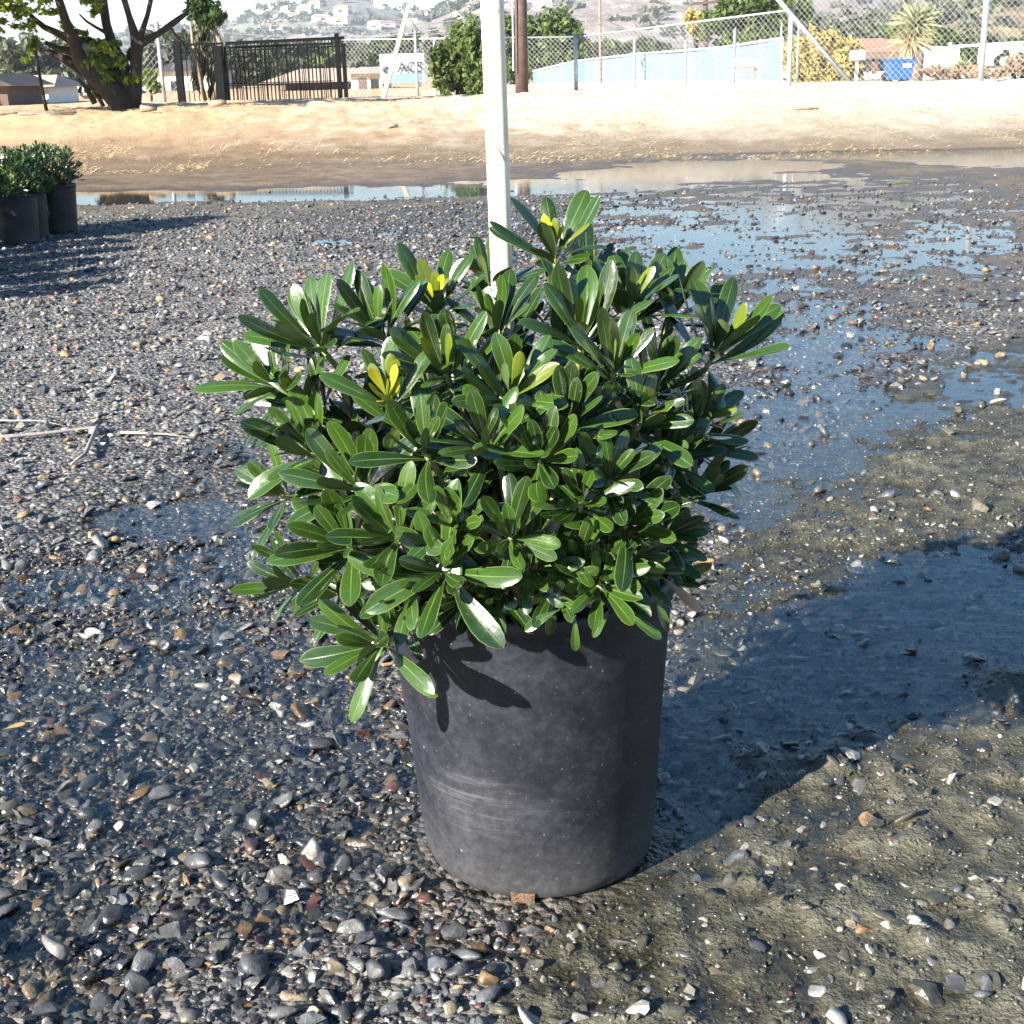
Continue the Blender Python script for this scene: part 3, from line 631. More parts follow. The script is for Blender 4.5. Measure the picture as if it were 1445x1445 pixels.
# small pale and browning leaves at the lower right, hanging over the rim
for (x, y, dy, d, L, ti) in [(812, 868, -.28, (0, -.35, -.95), .036, 3), (790, 860, -.28, (-.9, -.3, -.4), .040, 2), (880, 862, -.26, (.8, -.4, -.45), .046, 3), (862, 858, -.26, (-.5, -.5, -.6), .034, 3), (935, 815, -.2, (.75, -.35, -.55), .052, 6), (925, 838, -.2, (.3, -.4, -.8), .040, 2)]:
    P = at(x, y, BC.y + dy) - POT; leaves.append(((leaf_mat(P, Vector(d), Vector((0.1, -.8, .6)), L), 2, ti), 0))
base = Vector((0, 0, PH * .83))
def lkey(e):
    l, c = e; P = l[0].translation + POT; Mx = l[0]
    return (P - BC).dot(Vector((-.15, -.8, .45))) - .06 * c
leaves.sort(key=lkey, reverse=True)
for e in leaves[:298]: put_leaf(root, e[0])
join_leaves(root, [e[0] for e in leaves[298:]])
shrub_stems(root, tips, base, .004)

# white pipe standing in the pot behind the crown
pb = at(709, 410, 1.600); pt_ = at(694.5, 0, 1.590)
pd = (pt_ - pb).normalized(); p0 = pb - pd * ((pb.z - PH * .83) / pd.z); p1 = pb + pd * 1.0
pr = empty('plastic_pipe', p0, 'tall white plastic pipe standing upright behind the foreground shrub', 'pipe')
mb = MB(); mb.tube([Vector((0, 0, 0)), p1 - p0], [.0131, .0131], 28, cap=False)
m_p, nt, b = mat('white_pvc'); tc = N(nt, 'ShaderNodeTexCoord')
c = ramp(nt, [(0.35, (0.70, 0.63, 0.47)), (0.6, (0.82, 0.77, 0.64))], noise(nt, 12, 6, .7, tc.outputs['Object']))
vo = N(nt, 'ShaderNodeTexVoronoi'); vo.inputs['Scale'].default_value = 75; nt.links.new(tc.outputs['Object'], vo.inputs['Vector'])
sp_ = math_(nt, 'LESS_THAN', math_(nt, 'ADD', vo.outputs['Distance'], math_(nt, 'MULTIPLY', N_sepr(nt, vo.outputs['Color']), .6)), .2)
nt.links.new(mixc(nt, math_(nt, 'MULTIPLY', sp_, .6), c.outputs[0], (.40, .33, .18)), b.inputs['Base Color']); b.inputs['Roughness'].default_value = .4
mb.build('tube', m_p, pr, smooth=True)
cr_ = MB(); e1 = at(696, 202, 1.5765) - p0; e2 = at(716, 227, 1.5765) - p0
rad_dir = lambda q: (q - pd * q.dot(pd))
pts = []
for k in range(9):
    q = e1.lerp(e2, k / 8); ax = pd * q.dot(pd); rd = (q - ax).normalized(); pts.append(ax + rd * .01312)
cr_.tube(pts, .0011, 5).build('scratch', simple('scratch_brown', (.35, .30, .2), .7, .3, 30), pr)

# the row of smaller potted shrubs at the left
def small_shrub(x, y, label, seed, big_=1.0, z=None, Xw=None):
    g = atz(x, y, 0.015) if Xw is None else Vector((Xw[0], Xw[1], 0))
    g.z = max(gz1(g.x, g.y), 0.0) - .004
    r = random.Random(seed); rt = empty('potted_shrub', g, label, 'potted plant', 'potted shrubs lined up at the left edge')
    make_pot(rt, .108 * big_, .128 * big_, .30 * big_, 40)
    MB().lathe([(0.0, .25 * big_), (.116 * big_, .245 * big_), (.116 * big_, .235 * big_)], 24).build('soil', M['soil'], rt, smooth=True)
    C = Vector((0, 0, .385 * big_)); lv = []; tp = []
    for i in range(96):
        zc = r.uniform(-.7, 1); a = r.random() * 6.283; q = math.sqrt(1 - zc * zc); o = Vector((q * math.cos(a), q * math.sin(a), zc)); k = r.uniform(.55, 1.0)
        P = C + Vector((o.x * .165, o.y * .165, o.z * .165)) * k * big_; A = o * .7 + Vector((r.gauss(0, .2), r.gauss(0, .2), .6))
        if i < 26: tp.append((P, A, .0035))
        lv += rosette(r, P, A, 9, r.uniform(.050, .07) * big_, 0, .75)
    lv.sort(key=lambda l: l[0].translation.dot(Vector((.2, -.8, .5))), reverse=True)
    for l in lv[:90]: put_leaf(rt, l)
    join_leaves(rt, lv[90:]); shrub_stems(rt, tp, Vector((0, 0, .25 * big_)), .004)
    return rt
small_shrub(86, 327, 'small potted shrub at the far right end of the row at the left edge', 31)
small_shrub(44, 336, 'small potted shrub half hidden between two others in the row at the left edge', 32)
small_shrub(30, 342, 'nearest small potted shrub in full view in the row at the left edge', 33)
small_shrub(-22, 333, 'potted shrub cut by the left picture edge, last of the dark pots', 34)
for i, (gx, gy) in enumerate([(-3.24, 7.92), (-3.58, 7.62), (-3.30, 8.32), (-3.20, 7.46), (-3.10, 7.00), (-3.50, 7.10), (-3.00, 6.55), (-3.40, 6.60), (-2.90, 6.10), (-2.78, 5.66), (-3.20, 5.90)]):
    small_shrub(0, 0, 'potted shrub of the row just beyond the left picture edge, throwing its shadow into view', 40 + i, 1.05, None, (gx, gy))

# ------------------------------------------------------------------ dead branches and fallen leaves lying about
def stick(name, pxs, r0, label, cat, z=.014, m='twig'):
    P = [atz(x, y, 0.0) for x, y in pxs]
    for p in P: p.z = max(gz1(p.x, p.y), 0.0) + z
    o = empty(name, P[0], label, cat)
    n = len(P); MB().tube([p - P[0] for p in P], [r0 * (1 - .7 * i / (n - 1)) for i in range(n)], 6).build('branch', M[m], o, smooth=True)
    return o, P
o, P = stick('dead_branch', [(-60, 634), (0, 629), (60, 623), (110, 617), (140, 614), (148, 618)], .007, 'grey forked dead branch lying on the gravel at the left edge', 'branch')
b2 = MB().tube([q - P[0] for q in [P[-2] + Vector((0, 0, .004)), atz(120, 640, .03), atz(100, 655, .02)]], [.006, .005, .003], 6).build('side_twig', M['twig'], o, smooth=True)
stick('dead_branch', [(-40, 603), (20, 605), (60, 607), (95, 612)], .0035, 'thin pale dead branch just behind the forked one', 'branch')
stick('dead_branch', [(172, 622), (205, 624), (240, 626), (275, 629)], .0045, 'short pale dead branch on the gravel pointing at the shrub', 'branch', .012)
def fallen(x, y, L, ang, ti, label):
    p = atz(x, y, .0); p.z = max(gz1(p.x, p.y), 0) + .008
    o = link(bpy.data.objects.new('fallen_leaf', leaf_mesh(3, ti))); o.matrix_basis = leaf_mat(p, Vector((math.cos(ang), math.sin(ang), .15)), Vector((.1, -.5, .85)), L)
    tag(o, label, 'leaf')
fallen(975, 806, .045, -.3, 6, 'orange fallen leaf lying on the mud beside the shrub')
fallen(4, 1037, .035, .15, 6, 'brown fallen leaf on wet gravel at the left edge')

# ------------------------------------------------------------------ trees, hedges (leaf-sized faces)
def leaf_cloud(name, blobs, n, size, m, parent, origin, seed, droop=0.0):
    """blobs: (centre, (rx, ry, rz), weight); leaves sit mostly in clumps near each blob's surface"""
    r = np.random.default_rng(seed); w = np.array([b_[2] for b_ in blobs], float); w /= w.sum(); P = []; Tn = []
    for (c, rad, _), wi in zip(blobs, w):
        k = max(4, int(n * wi)); nc_ = max(3, k // 28)
        d = r.normal(size=(nc_, 3)); d /= np.linalg.norm(d, axis=1)[:, None]; q = r.random((nc_, 1)) ** 0.45
        cl = d * q; ct = r.random(nc_)
        j = r.integers(0, nc_, k); off = r.normal(size=(k, 3)) * 0.17
        P.append((cl[j] + off) * np.array(rad) + np.array(c)); Tn.append(np.clip(ct[j] * .6 + .4 * r.random(k), 0, 1))
    P = np.concatenate(P); Tn = np.concatenate(Tn); k = len(P)
    a = r.normal(size=(k, 3)); a /= np.linalg.norm(a, axis=1)[:, None]; a[:, 2] -= droop
    b_ = np.cross(a, r.normal(size=(k, 3))); b_ /= np.linalg.norm(b_, axis=1)[:, None] + 1e-9
    s = size * (0.6 + 0.8 * r.random((k, 1)))
    V = np.stack([P - a * s, P + b_ * s * .45, P + a * s, P - b_ * s * .45], 1).reshape(-1, 3) - np.array(origin)
    Fq = np.arange(4 * k).reshape(-1, 4)
    o = link(bpy.data.objects.new(name, np_mesh(name, V, Fq, m, False, {'tint': ('FLOAT', np.repeat(Tn, 4))})), parent)
    return o
def hedge(name, x0, x1, ytop, ybase, Y, label, m, n, leaf=.05, seed=1, cat='hedge', dep=.5, lumps=5, tall=1.0):
    b0 = at((x0 + x1) / 2, ybase, Y); b0.z = gz1(b0.x, b0.y); o = empty(name, b0, label, cat)
    A = at(x0, ybase, Y); B = at(x1, ybase, Y); T = at((x0 + x1) / 2, ytop, Y); W = B.x - A.x; H = T.z - b0.z; r = random.Random(seed); bl = []
    for i in range(lumps):
        fx = (i + .5) / lumps
        hh = H * (1 - .30 * abs(fx * 2 - 1) ** 2.2) * r.uniform(.86, 1.0)
        bl.append(((A.x + W * fx, Y + r.uniform(-.2, .2), b0.z + hh * .5), (W / lumps * .85, W * dep * .5, hh * .52), hh))
        bl.append(((A.x + W * r.random(), Y - W * dep * .2, b0.z + hh * r.uniform(.2, .75)), (W / lumps * .8, W * dep * .4, hh * .28), hh * .6))
    leaf_cloud('crown', bl, n, leaf, m, o, b0, seed)
    mb = MB()
    for i in range(3):
        x = W * (i - 1) * .18; mb.tube([Vector((x, 0, -.05)), Vector((x * 1.2, .05, H * .35)), Vector((x * 1.8, -.05, H * .7))], [.05, .04, .015], 6)
    mb.build('trunk', M['bark'], o, smooth=True); return o
def tree(name, xb, yb, Y, blobs, label, m, n, leaf, trunk_r, seed, cat='tree', limbs=4, barkm='bark'):
    """blobs: (px, py, rx_px, ry_px)"""
    b0 = at(xb, yb, Y); b0.z = min(b0.z, gz1(b0.x, b0.y)) if abs(b0.z - gz1(b0.x, b0.y)) > .5 else b0.z
    o = empty(name, b0, label, cat); k = Y / F; bl = []; mb = MB()
    for (x, y, rx, ry) in blobs:
        c = at(x, y, Y); bl.append((tuple(c), (rx * k, rx * k * .9, ry * k), rx * ry))
        e = c - b0; mb.tube([Vector((0, 0, -.1)), Vector((e.x * .15, 0, e.z * .4)), Vector((e.x * .6, .05, e.z * .75)), e], [trunk_r, trunk_r * .7, trunk_r * .4, trunk_r * .12], 6)
    leaf_cloud('crown', bl, n, leaf, m, o, b0, seed); mb.build('trunk', M[barkm], o, smooth=True); return o

# big bare-limbed tree on the bank at the left
TB = at(168, 152, 20.5); TB.z = gz1(TB.x, TB.y) - .02
SHADE_CAN = [((TB.x + dx, TB.y + dy, dz), (.9, .9, .42), 1) for dx, dy, dz in ((-2.6, -2.2, 2.25), (-1.8, -1.6, 2.1), (-1.2, -1.9, 2.5), (-2.2, -.8, 2.4), (-3.2, -1.4, 2.6), (-.6, -1.0, 2.35), (-1.6, -2.8, 2.9), (-.2, -1.8, 2.9), (.6, -.8, 2.8))]  # unseen foliage clumps above the frame, added sunward to shade the trunks
t = empty('tree', TB, 'big dark many-trunked tree on the dirt bank at the upper left', 'tree')
def limb(pxs, rads, Y=20.5, name='trunk', par=t, base=TB, m='bark', dy=0.0):
    pts = [at(x, y, Y + dy * i) - base for i, (x, y) in enumerate(pxs)]
    return MB().tube(pts, [r_ * Y / F for r_ in rads], 10).build(name, M[m], par, smooth=True)
limb([(172, 156), (168, 140), (150, 120), (128, 102), (112, 82), (103, 55), (92, 28), (80, -10), (72, -60)], [22, 17, 15, 12, 10, 7, 6, 5, 3], dy=-.05)
limb([(160, 150), (180, 118), (172, 90), (158, 62), (150, 34), (145, 0), (138, -60)], [14, 13, 9, 7, 6, 6, 4], dy=.05)
limb([(186, 154), (190, 128), (192, 92), (193, 62), (190, 48), (182, 22), (174, -5), (165, -50)], [12, 10, 8, 8, 6, 4, 4, 3])
limb([(194, 60), (200, 46), (208, 22), (214, -5), (222, -45)], [6, 4, 3, 3, 2])
limb([(196, 62), (208, 56), (226, 46), (245, 32), (264, 18), (266, 4), (258, -20)], [7, 5, 4, 4, 3, 2, 1.5])
limb([(240, 38), (248, 50), (260, 62), (268, 76)], [2, 1.6, 1.2, .8])
limb([(118, 100), (92, 84), (70, 74), (56, 68)], [8, 6, 4.5, 3])
limb([(108, 76), (98, 72), (80, 68), (64, 60)], [6, 5, 4, 3])
limb([(106, 60), (84, 48), (62, 38), (48, 26), (30, 8)], [6, 5, 4, 3, 2])
limb([(100, 40), (88, 20), (84, -5)], [4, 3, 2])
limb([(134, 146), (120, 122), (110, 112)], [4, 3, 2]); limb([(146, 150), (136, 132), (124, 118)], [3, 2.5, 2]); limb([(150, 46), (138, 40), (122, 30), (112, 20)], [3, 2, 1.6, 1])
limb([(66, 158), (60, 128), (54, 96), (50, 72)], [2.5, 2.2, 2, 1.5])
kk = 20.5 / F
def bl(lst, Y): return [(tuple(at(x, y, Y + random.uniform(-.25, .25))), (rx * Y / F, rx * Y / F, ry * Y / F), rx * ry) for x, y, rx, ry in lst]
leaf_cloud('crown', bl([(20, 10, 26, 16), (40, 28, 20, 16), (8, 38, 14, 12), (60, 12, 22, 12), (48, 62, 12, 18), (92, 40, 12, 12), (42, 84, 9, 10), (130, 14, 14, 16), (120, 0, 20, 12), (120, 50, 14, 10), (140, 62, 18, 14), (150, 92, 26, 22), (170, 70, 20, 14), (150, 128, 26, 16), (174, 108, 20, 18), (0, -30, 60, 30), (70, -40, 60, 26), (110, -60, 60, 30)], 20.5), 4200, .052, M['f_lime'], t, TB, 5)
leaf_cloud('crown', SHADE_CAN, 5200, .075, M['f_lime'], t, TB, 55)  # extra out-of-view foliage, added for the shade it throws on the limbs
leaf_cloud('inner_growth', bl([(150, 92, 26, 20), (168, 110, 24, 22), (150, 125, 26, 18), (130, 58, 16, 10), (178, 76, 12, 12)], 20.7), 1500, .05, M['f_dark'], t, TB, 6)
# slim leaning tree with dark crown by the gate
S0 = at(296, 140, 34); S0.z = gz1(S0.x, S0.y)
t2 = empty('tree', S0, 'slim bent tree with a dark crown clump behind the iron gate', 'tree')
limb([(302, 142), (312, 100), (312, 62), (302, 40), (292, 25), (280, 8)], [4, 4, 3.5, 3, 2.5, 2], 33.2, 'trunk', t2, S0, 'bark_pale'); limb([(290, 142), (280, 100), (272, 60), (268, 22)], [3, 2.5, 2, 1.5], 33.2, 'trunk', t2, S0, 'bark_pale')
leaf_cloud('crown', bl([(282, 10, 16, 18), (296, 18, 16, 16), (312, 22, 12, 10), (288, 30, 12, 10)], 33.2), 1100, .085, M['f_dark'], t2, S0, 8, .6)
leaf_cloud('hanging_shoots', bl([(290, 70, 14, 40), (300, 100, 10, 34), (278, 90, 8, 40)], 33.6), 600, .10, M['f_grey'], t2, S0, 9, 2.0)

hedge('tree', 624, 694, 22, 136, 31.5, 'rounded green tree behind the chain link fence left of the white pipe', M['f_mid'], 11000, .075, 21, 'tree', .8, 4)
hedge('tree', 708, 815, 4, 130, 66, 'dark green tree behind the wooden utility pole', M['f_mid'], 10000, .165, 22, 'tree', .7, 4)
hedge('hedge', 1116, 1206, 40, 119, 31, 'yellowing clipped hedge beside the blue bin', M['f_yellow'], 13000, .06, 23, 'hedge', .45, 4)
tree('tree', 1070, 112, 60, [(1010, 28, 26, 24), (1040, 18, 34, 28), (1080, 20, 36, 30), (1120, 14, 30, 26), (1070, 50, 44, 26), (1035, 60, 24, 16)], 'broad green tree above the turquoise screen fence', M['f_mid'], 3400, .17, .3, 24)
tree('tree', 984, 84, 70, [(984, 38, 12, 18), (976, 30, 10, 14)], 'small golden tree beside the thin far utility pole', M['f_yellow'], 700, .16, .15, 25)
tree('tree', 214, 139, 33, [(212, 106, 9, 9), (208, 116, 8, 12), (217, 118, 8, 12)], 'small yellow-green sapling near the parked cars', M['f_lime'], 420, .07, .03, 26, 'sapling')
# yucca with a shaggy head
YB = at(1292, 114, 29); YB.z = gz1(YB.x, YB.y)
yk = empty('yucca', YB, 'tall yucca with a spiky head behind the blue bin', 'yucca'); kY = 29 / F
MB().tube([Vector((0, 0, -.05)), Vector((.02, 0, .5)), at(1291, 45, 29) - YB], [.14, .12, .10], 10).build('trunk', M['bark_pale'], yk, smooth=True)
def blades(c, n, L, w, m, parent, base, seed, zmin=-1.0, name='blade_head'):
    r = np.random.default_rng(seed); d = r.normal(size=(n * 2, 3)); d /= np.linalg.norm(d, axis=1)[:, None]; d = d[d[:, 2] > zmin][:n]; k = len(d)
    l = L * (.7 + .5 * r.random((k, 1))); s = np.cross(d, r.normal(size=(k, 3))); s /= np.linalg.norm(s, axis=1)[:, None]; c = np.array(c)
    tip = c + d * l; tip[:, 2] -= .12 * l[:, 0]
    V = np.stack([c + d * .05 - s * w, c + d * .05 + s * w, c + d * l * .55 + s * w * 1.1, tip, c + d * l * .55 - s * w * 1.1], 1).reshape(-1, 3) - np.array(base)
    me = np_mesh(name, V, np.arange(5 * k).reshape(-1, 5), m, False, {'tint': ('FLOAT', np.repeat(r.random(k), 5))})
    return link(bpy.data.objects.new(name, me), parent)
blades(at(1292, 34, 29), 230, 36 * kY, .018, M['f_yucca'], yk, YB, 3, -.75)
blades(at(1284, 58, 29), 110, 34 * kY, .016, M['f_straw'], yk, YB, 4, -1.0, 'dry_skirt')
AG = at(1358, 94, 31); AG.z = gz1(AG.x, AG.y)
ag = empty('agave', AG, 'low pale agave between the yucca and the white trailer', 'agave'); blades(AG + Vector((0, 0, .12)), 70, 22 * 31 / F, .03, M['f_yucca'], ag, AG, 6, .05)
for i, (x0, x1, yt, yb, Y) in enumerate([(1300, 1375, 86, 119, 28.0), (1366, 1420, 92, 119, 27.0), (1410, 1475, 72, 120, 27.5)]):
    hedge('dry_bush', x0, x1, yt, yb, Y, ['dry pinkish brush at the foot of the yucca', 'low dry brush in front of the white trailer', 'dry pinkish brush at the right picture edge'][i], M['f_dry'], 1500, .04, 60 + i, 'bush', .5, 4)
# straw and dead stems on the bank
def straw(name, n, xr, yr, seed, label, L=(.04, .14), up=.5):
    r = np.random.default_rng(seed); X = r.uniform(*xr, n); Y = r.uniform(*yr, n); Z = ground(X, Y); k = r.random(n) < (fbm(X * .8, Y * .8 + 9, 3) > .46) * .9 + .1
    X, Y, Z = X[k], Y[k], Z[k]; n = len(X); a = r.random(n) * 6.28; l = r.uniform(*L, n); e = r.random(n) * up
    d = np.stack([np.cos(a), np.sin(a), e], -1) * l[:, None]; P = np.stack([X, Y, Z + .004], -1); s = np.stack([-np.sin(a), np.cos(a), np.zeros(n)], -1) * .0028
    V = np.stack([P - s, P + s, P + d * .5 + s + np.array([0, 0, .004]), P + d, ], 1).reshape(-1, 3)
    o = link(bpy.data.objects.new(name, np_mesh(name, V, np.arange(4 * n).reshape(-1, 4), M['f_straw'], False, {'tint': ('FLOAT', np.repeat(r.random(n), 4))})))
    return tag(o, label, 'straw', kind='stuff')
straw('dry_straw', 26000, (-9, 9), (14.2, 21.5), 3, 'dry straw and stalks littering the dirt bank', (.02, .075))
straw('dead_weeds', 2600, (-7.5, -1), (15.0, 16.6), 4, 'dead weeds along the foot of the bank', (.05, .13), 1.0)
def bank_branch(pxs, Y, r, label):
    P = [at(x, y, Y) for x, y in pxs]
    for p in P: p.z = max(p.z, gz1(p.x, p.y) + r)
    o = empty('dead_branch', P[0], label, 'branch'); n = len(P); MB().tube([p - P[0] for p in P], [r * (1 - .6 * i / (n - 1)) for i in range(n)], 6).build('branch', M['bark_pale'], o, smooth=True)
bank_branch([(-40, 172), (10, 162), (24, 157), (60, 159), (108, 160)], 19.0, .035, 'long pale dead branch lying on the bank at the upper left')
bank_branch([(26, 162), (60, 164), (104, 162)], 18.8, .02, 'thin dead branch lying beside the long one on the bank')
bank_branch([(200, 168), (212, 162), (222, 159)], 18.6, .05, 'dark stump of wood lying on the bank near the big tree')
bank_branch([(296, 152), (312, 149), (320, 150)], 19.4, .06, 'dark clod of roots on the bank below the iron gate')
bank_branch([(1120, 178), (1140, 174), (1154, 171)], 17.4, .018, 'pale stick lying on the bank at the right')
bank_branch([(548, 181), (556, 178), (562, 180)], 17.2, .03, 'small dark lump of wood on the bank left of the pipe')

# ------------------------------------------------------------------ iron fence and gate
YI = 33.0
def panel(name, label, x0, x1, y0t, y1t, y0b, y1b, n, rails, Y=YI, posts=(), pick=.018, cat='fence'):
    A = at(x0, y0b, Y); o = empty(name, A, label, cat)
    def P(f, v):     # v 0 at foot .. 1 at top
        x = x0 + (x1 - x0) * f; yb = y0b + (y1b - y0b) * f; yt = y0t + (y1t - y0t) * f
        return at(x, yb + (yt - yb) * v, Y) - A
    for v, w in rails: MB().bar(P(0, v), P(1, v), .035, w).build('rail', M['black_iron'], o)
    for i in range(n):
        f = (i + .5) / n; a = P(f, .03); b = P(f, rails[0][0]); MB().bar(a, Vector((a.x, a.y, b.z)), pick).build('picket', M['black_iron'], o)
    for f, w, v in posts: a = P(f, -.03); b = P(f, v); MB().bar(a, Vector((a.x, a.y, b.z)), w).build('post', M['black_iron'], o)
    return o
panel('iron_fence', 'short black iron fence panel beside the big tree', 258, 314, 62, 60, 149, 147, 8, [(.985, .05), (.86, .03)], posts=((0, .16, 1.04), (1.0, .19, .95)))
panel('iron_gate', 'long black iron gate with close pickets', 318, 486, 60, 52, 147, 144, 34, [(.985, .07), (.86, .03), (.30, .02)], posts=((.97, .10, 1.06), (1.02, .09, .9)))
panel('iron_gate', 'second black iron gate leaf overlapping behind the long one', 322, 470, 66, 60, 145, 142, 25, [(.985, .05), (.34, .02)], Y=34.0, posts=((0, .08, 1.0),), pick=.022)

# ------------------------------------------------------------------ chain link fences
def chain(label, pts, ntop, nbot, posts, d=.115, arms=(), topw=.022, rail=True):
    """pts: [(x, ybase, ytop, Y)...] corners; one fence run per pair"""
    A = at(pts[0][0], pts[0][1], pts[0][3]); o = empty('chain_link_fence', A, label, 'fence')
    for (xa, ba, ta, Ya), (xb, bb, tb, Yb) in zip(pts[:-1], pts[1:]):
        a0 = at(xa, ba, Ya); a1 = at(xa, ta, Ya); b0 = at(xb, bb, Yb); b1 = at(xb, tb, Yb)
        a1 = Vector((a0.x, a0.y, a1.z)); b1 = Vector((b0.x, b0.y, b1.z))
        H = (a1.z - a0.z + b1.z - b0.z) / 2; Lg = (b0 - a0).length
        S = lambda u, v: (a0.lerp(b0, u / Lg)).lerp(a1.lerp(b1, u / Lg), v / H) - A
        mb = MB(); off = (b0 - a0).normalized().cross(Vector((0, 0, 1))) * .004
        for sg in (1, -1):
            k = -H if sg > 0 else 0
            while k < (Lg if sg > 0 else Lg + H):
                # line u = k + sg*v
                v0, v1 = 0.0, H
                if sg > 0: v0 = max(0, -k); v1 = min(H, Lg - k)
                else: v0 = max(0, k - Lg); v1 = min(H, k)
                if v1 - v0 > .02:
                    mb.tube([S(k + sg * v0, v0) + off * sg, S(k + sg * v1, v1) + off * sg],   .0034, 3, cap=False)
                k += d
        mb.build('wire_mesh', M['wire'], o)
        if rail: MB().tube([a1 - A, b1 - A], topw, 8).build('top_rail', M['galv'], o, smooth=True)
    for x, yb, yt, Y, r in posts:
        a = at(x, yb, Y); b = at(x, yt, Y); MB().tube([a - A + Vector((0, 0, -.1)), Vector((a.x, a.y, b.z)) - A], r, 10).build('post', M['galv'], o, smooth=True)
    for (pa, pb_, Y, r) in arms: MB().tube([at(*pa, Y) - A, at(*pb_, Y) - A], r, 8).build('brace', M['galv'], o, smooth=True)
    return o
chain('long chain link fence running behind the white pipe', [(488, 146, 56, 34), (816, 134, 52, 31.5), (1113, 121, 14, 28)], 0, 0,
      [(616, 141, 52, 33, .03), (590, 143, 44, 33.1, .035), (813, 134, 48, 31.5, .045), (895, 131, 56, 30.6, .03), (967, 127, 56, 29.8, .03), (1035, 124, 40, 29, .028), (1113, 122, 12, 28, .05)],
      arms=(((590, 44), (567, 15), 33.1, .03),))
chain('tall chain link fence panel at the right reaching above the picture', [(1113, 121, -40, 28), (1383, 119, -70, 25.5), (1560, 116, -90, 24)], 0, 0,
      [(1383, 120, -60, 25.5, .055), (1100, 120, 32, 28.3, .02), (1124, 120, 30, 28.3, .02)], arms=(((1090, -10), (1196, 112), 27.6, .045),), rail=False)
chain('short chain link fence stretch between the big tree and the iron fence', [(196, 154, 62, 32.6), (232, 152, 62, 33), (256, 150, 62, 33.2)], 0, 0, [(233, 153, 30, 33, .05)], d=.16, rail=True)

# turquoise screen fence, running away to the left
so_ = at(1102, 118, 36); sf = empty('screen_fence', so_, 'pale turquoise screen cloth fence on white posts', 'fence')
sp = [(1102, 117, 54, 36), (1010, 119, 68, 41), (900, 123, 76, 47), (812, 126, 86, 54), (752, 128, 100, 62)]
for i, (p, q) in enumerate(zip(sp[:-1], sp[1:])):
    k = 3
    for j in range(k):
        f0, f1 = j / k, (j + 1) / k
        g = lambda f, w: at(p[0] + (q[0] - p[0]) * f, p[w] + (q[w] - p[w]) * f, p[3] + (q[3] - p[3]) * f) - so_
        a, b_, c_, d_ = g(f0, 1), g(f1, 1), g(f1, 2), g(f0, 2); nrm = Vector((0.3, -1, 0)).normalized() * .02
        MB().add([a, b_, c_, d_, a + nrm, b_ + nrm, c_ + nrm, d_ + nrm], [(0, 1, 2, 3), (7, 6, 5, 4), (0, 4, 5, 1), (1, 5, 6, 2), (2, 6, 7, 3), (3, 7, 4, 0)]).build('screen_panel', M['screen'], sf)
        MB().tube([a + nrm * 3 + Vector((0, 0, -.1)), d_ + nrm * 3 + Vector((0, 0, .05))], .03, 8).build('post', M['white'], sf, smooth=True)
    MB().tube([g(0, 2) * 1 if False else (at(p[0], p[2], p[3]) - so_ + nrm * 2), at(q[0], q[2], q[3]) - so_ + nrm * 2], .03, 6).build('top_rail', M['white'], sf)
# white slatted bench in front of the screen
bo = at(1050, 110, 33.5); bo.z = gz1(bo.x, bo.y); be = empty('slatted_bench', bo, 'white slatted bench in front of the turquoise screen', 'bench')
kb = 33.5 / F
for y in (86, 94, 103): MB().bar(at(1031, y + .4, 33.5) - bo, at(1070, y - .6, 33.5) - bo, .05, .09).build('slat', M['white'], be)
for x in (1034, 1066):
    p = at(x, 84, 33.6) - bo; MB().bar(Vector((p.x, p.y, 0)), p, .07).build('leg', M['white'], be)
MB().box((0, -.22, .38), (.66, .4, .04)).build('seat', M['white'], be)

# ------------------------------------------------------------------ poles
def pole(xb, yb, xt, yt, Y, r, label, m, cross=None, wires=()):
    b0 = at(xb, yb, Y); b0.z = min(b0.z, gz1(b0.x, b0.y)); t0 = at(xt, yt, Y); o = empty('utility_pole', b0, label, 'pole')
    MB().tube([Vector((0, 0, -.2)), (t0 - b0)], [r, r * .85], 14).build('shaft', M[m], o, smooth=True)
    for (xa, ya, xc, yc, w) in (cross or ()): MB().bar(at(xa, ya, Y - r) - b0, at(xc, yc, Y - r) - b0, w).build('crossarm', M[m], o)
    return o
up = pole(736.5, 137, 733, -120, 30.3, .145, 'thick brown wooden utility pole just right of the white pipe', 'pole_wood')
MB().tube([at(724.5, 100, 30.1) - Vector(up.location), at(722, -100, 30.1) - Vector(up.location)], .02, 6).build('cable_conduit', M['galv'], up)
pole(848, 131, 846, -20, 45, .045, 'thin grey pole with side arms in front of the far hill', 'bark_pale', [(832, 26, 862, 24, .03), (826, 30, 834, 44, .06), (834, 34, 848, 33, .03)])
pole(997, 92, 995, -30, 90, .17, 'distant brown utility pole beside the golden tree', 'pole_wood', [(975, 6, 1016, 2, .15)])
lp0 = at(541, 143, 29); lp0.z = gz1(lp0.x, lp0.y); lp = empty('leaning_plank', lp0, 'long pale timber leaning against the fence post in front of the billboard', 'plank')
MB().bar(Vector((0, 0, 0)), at(577, 8, 31.5) - lp0, .09, .05).build('timber', M['plank'], lp)

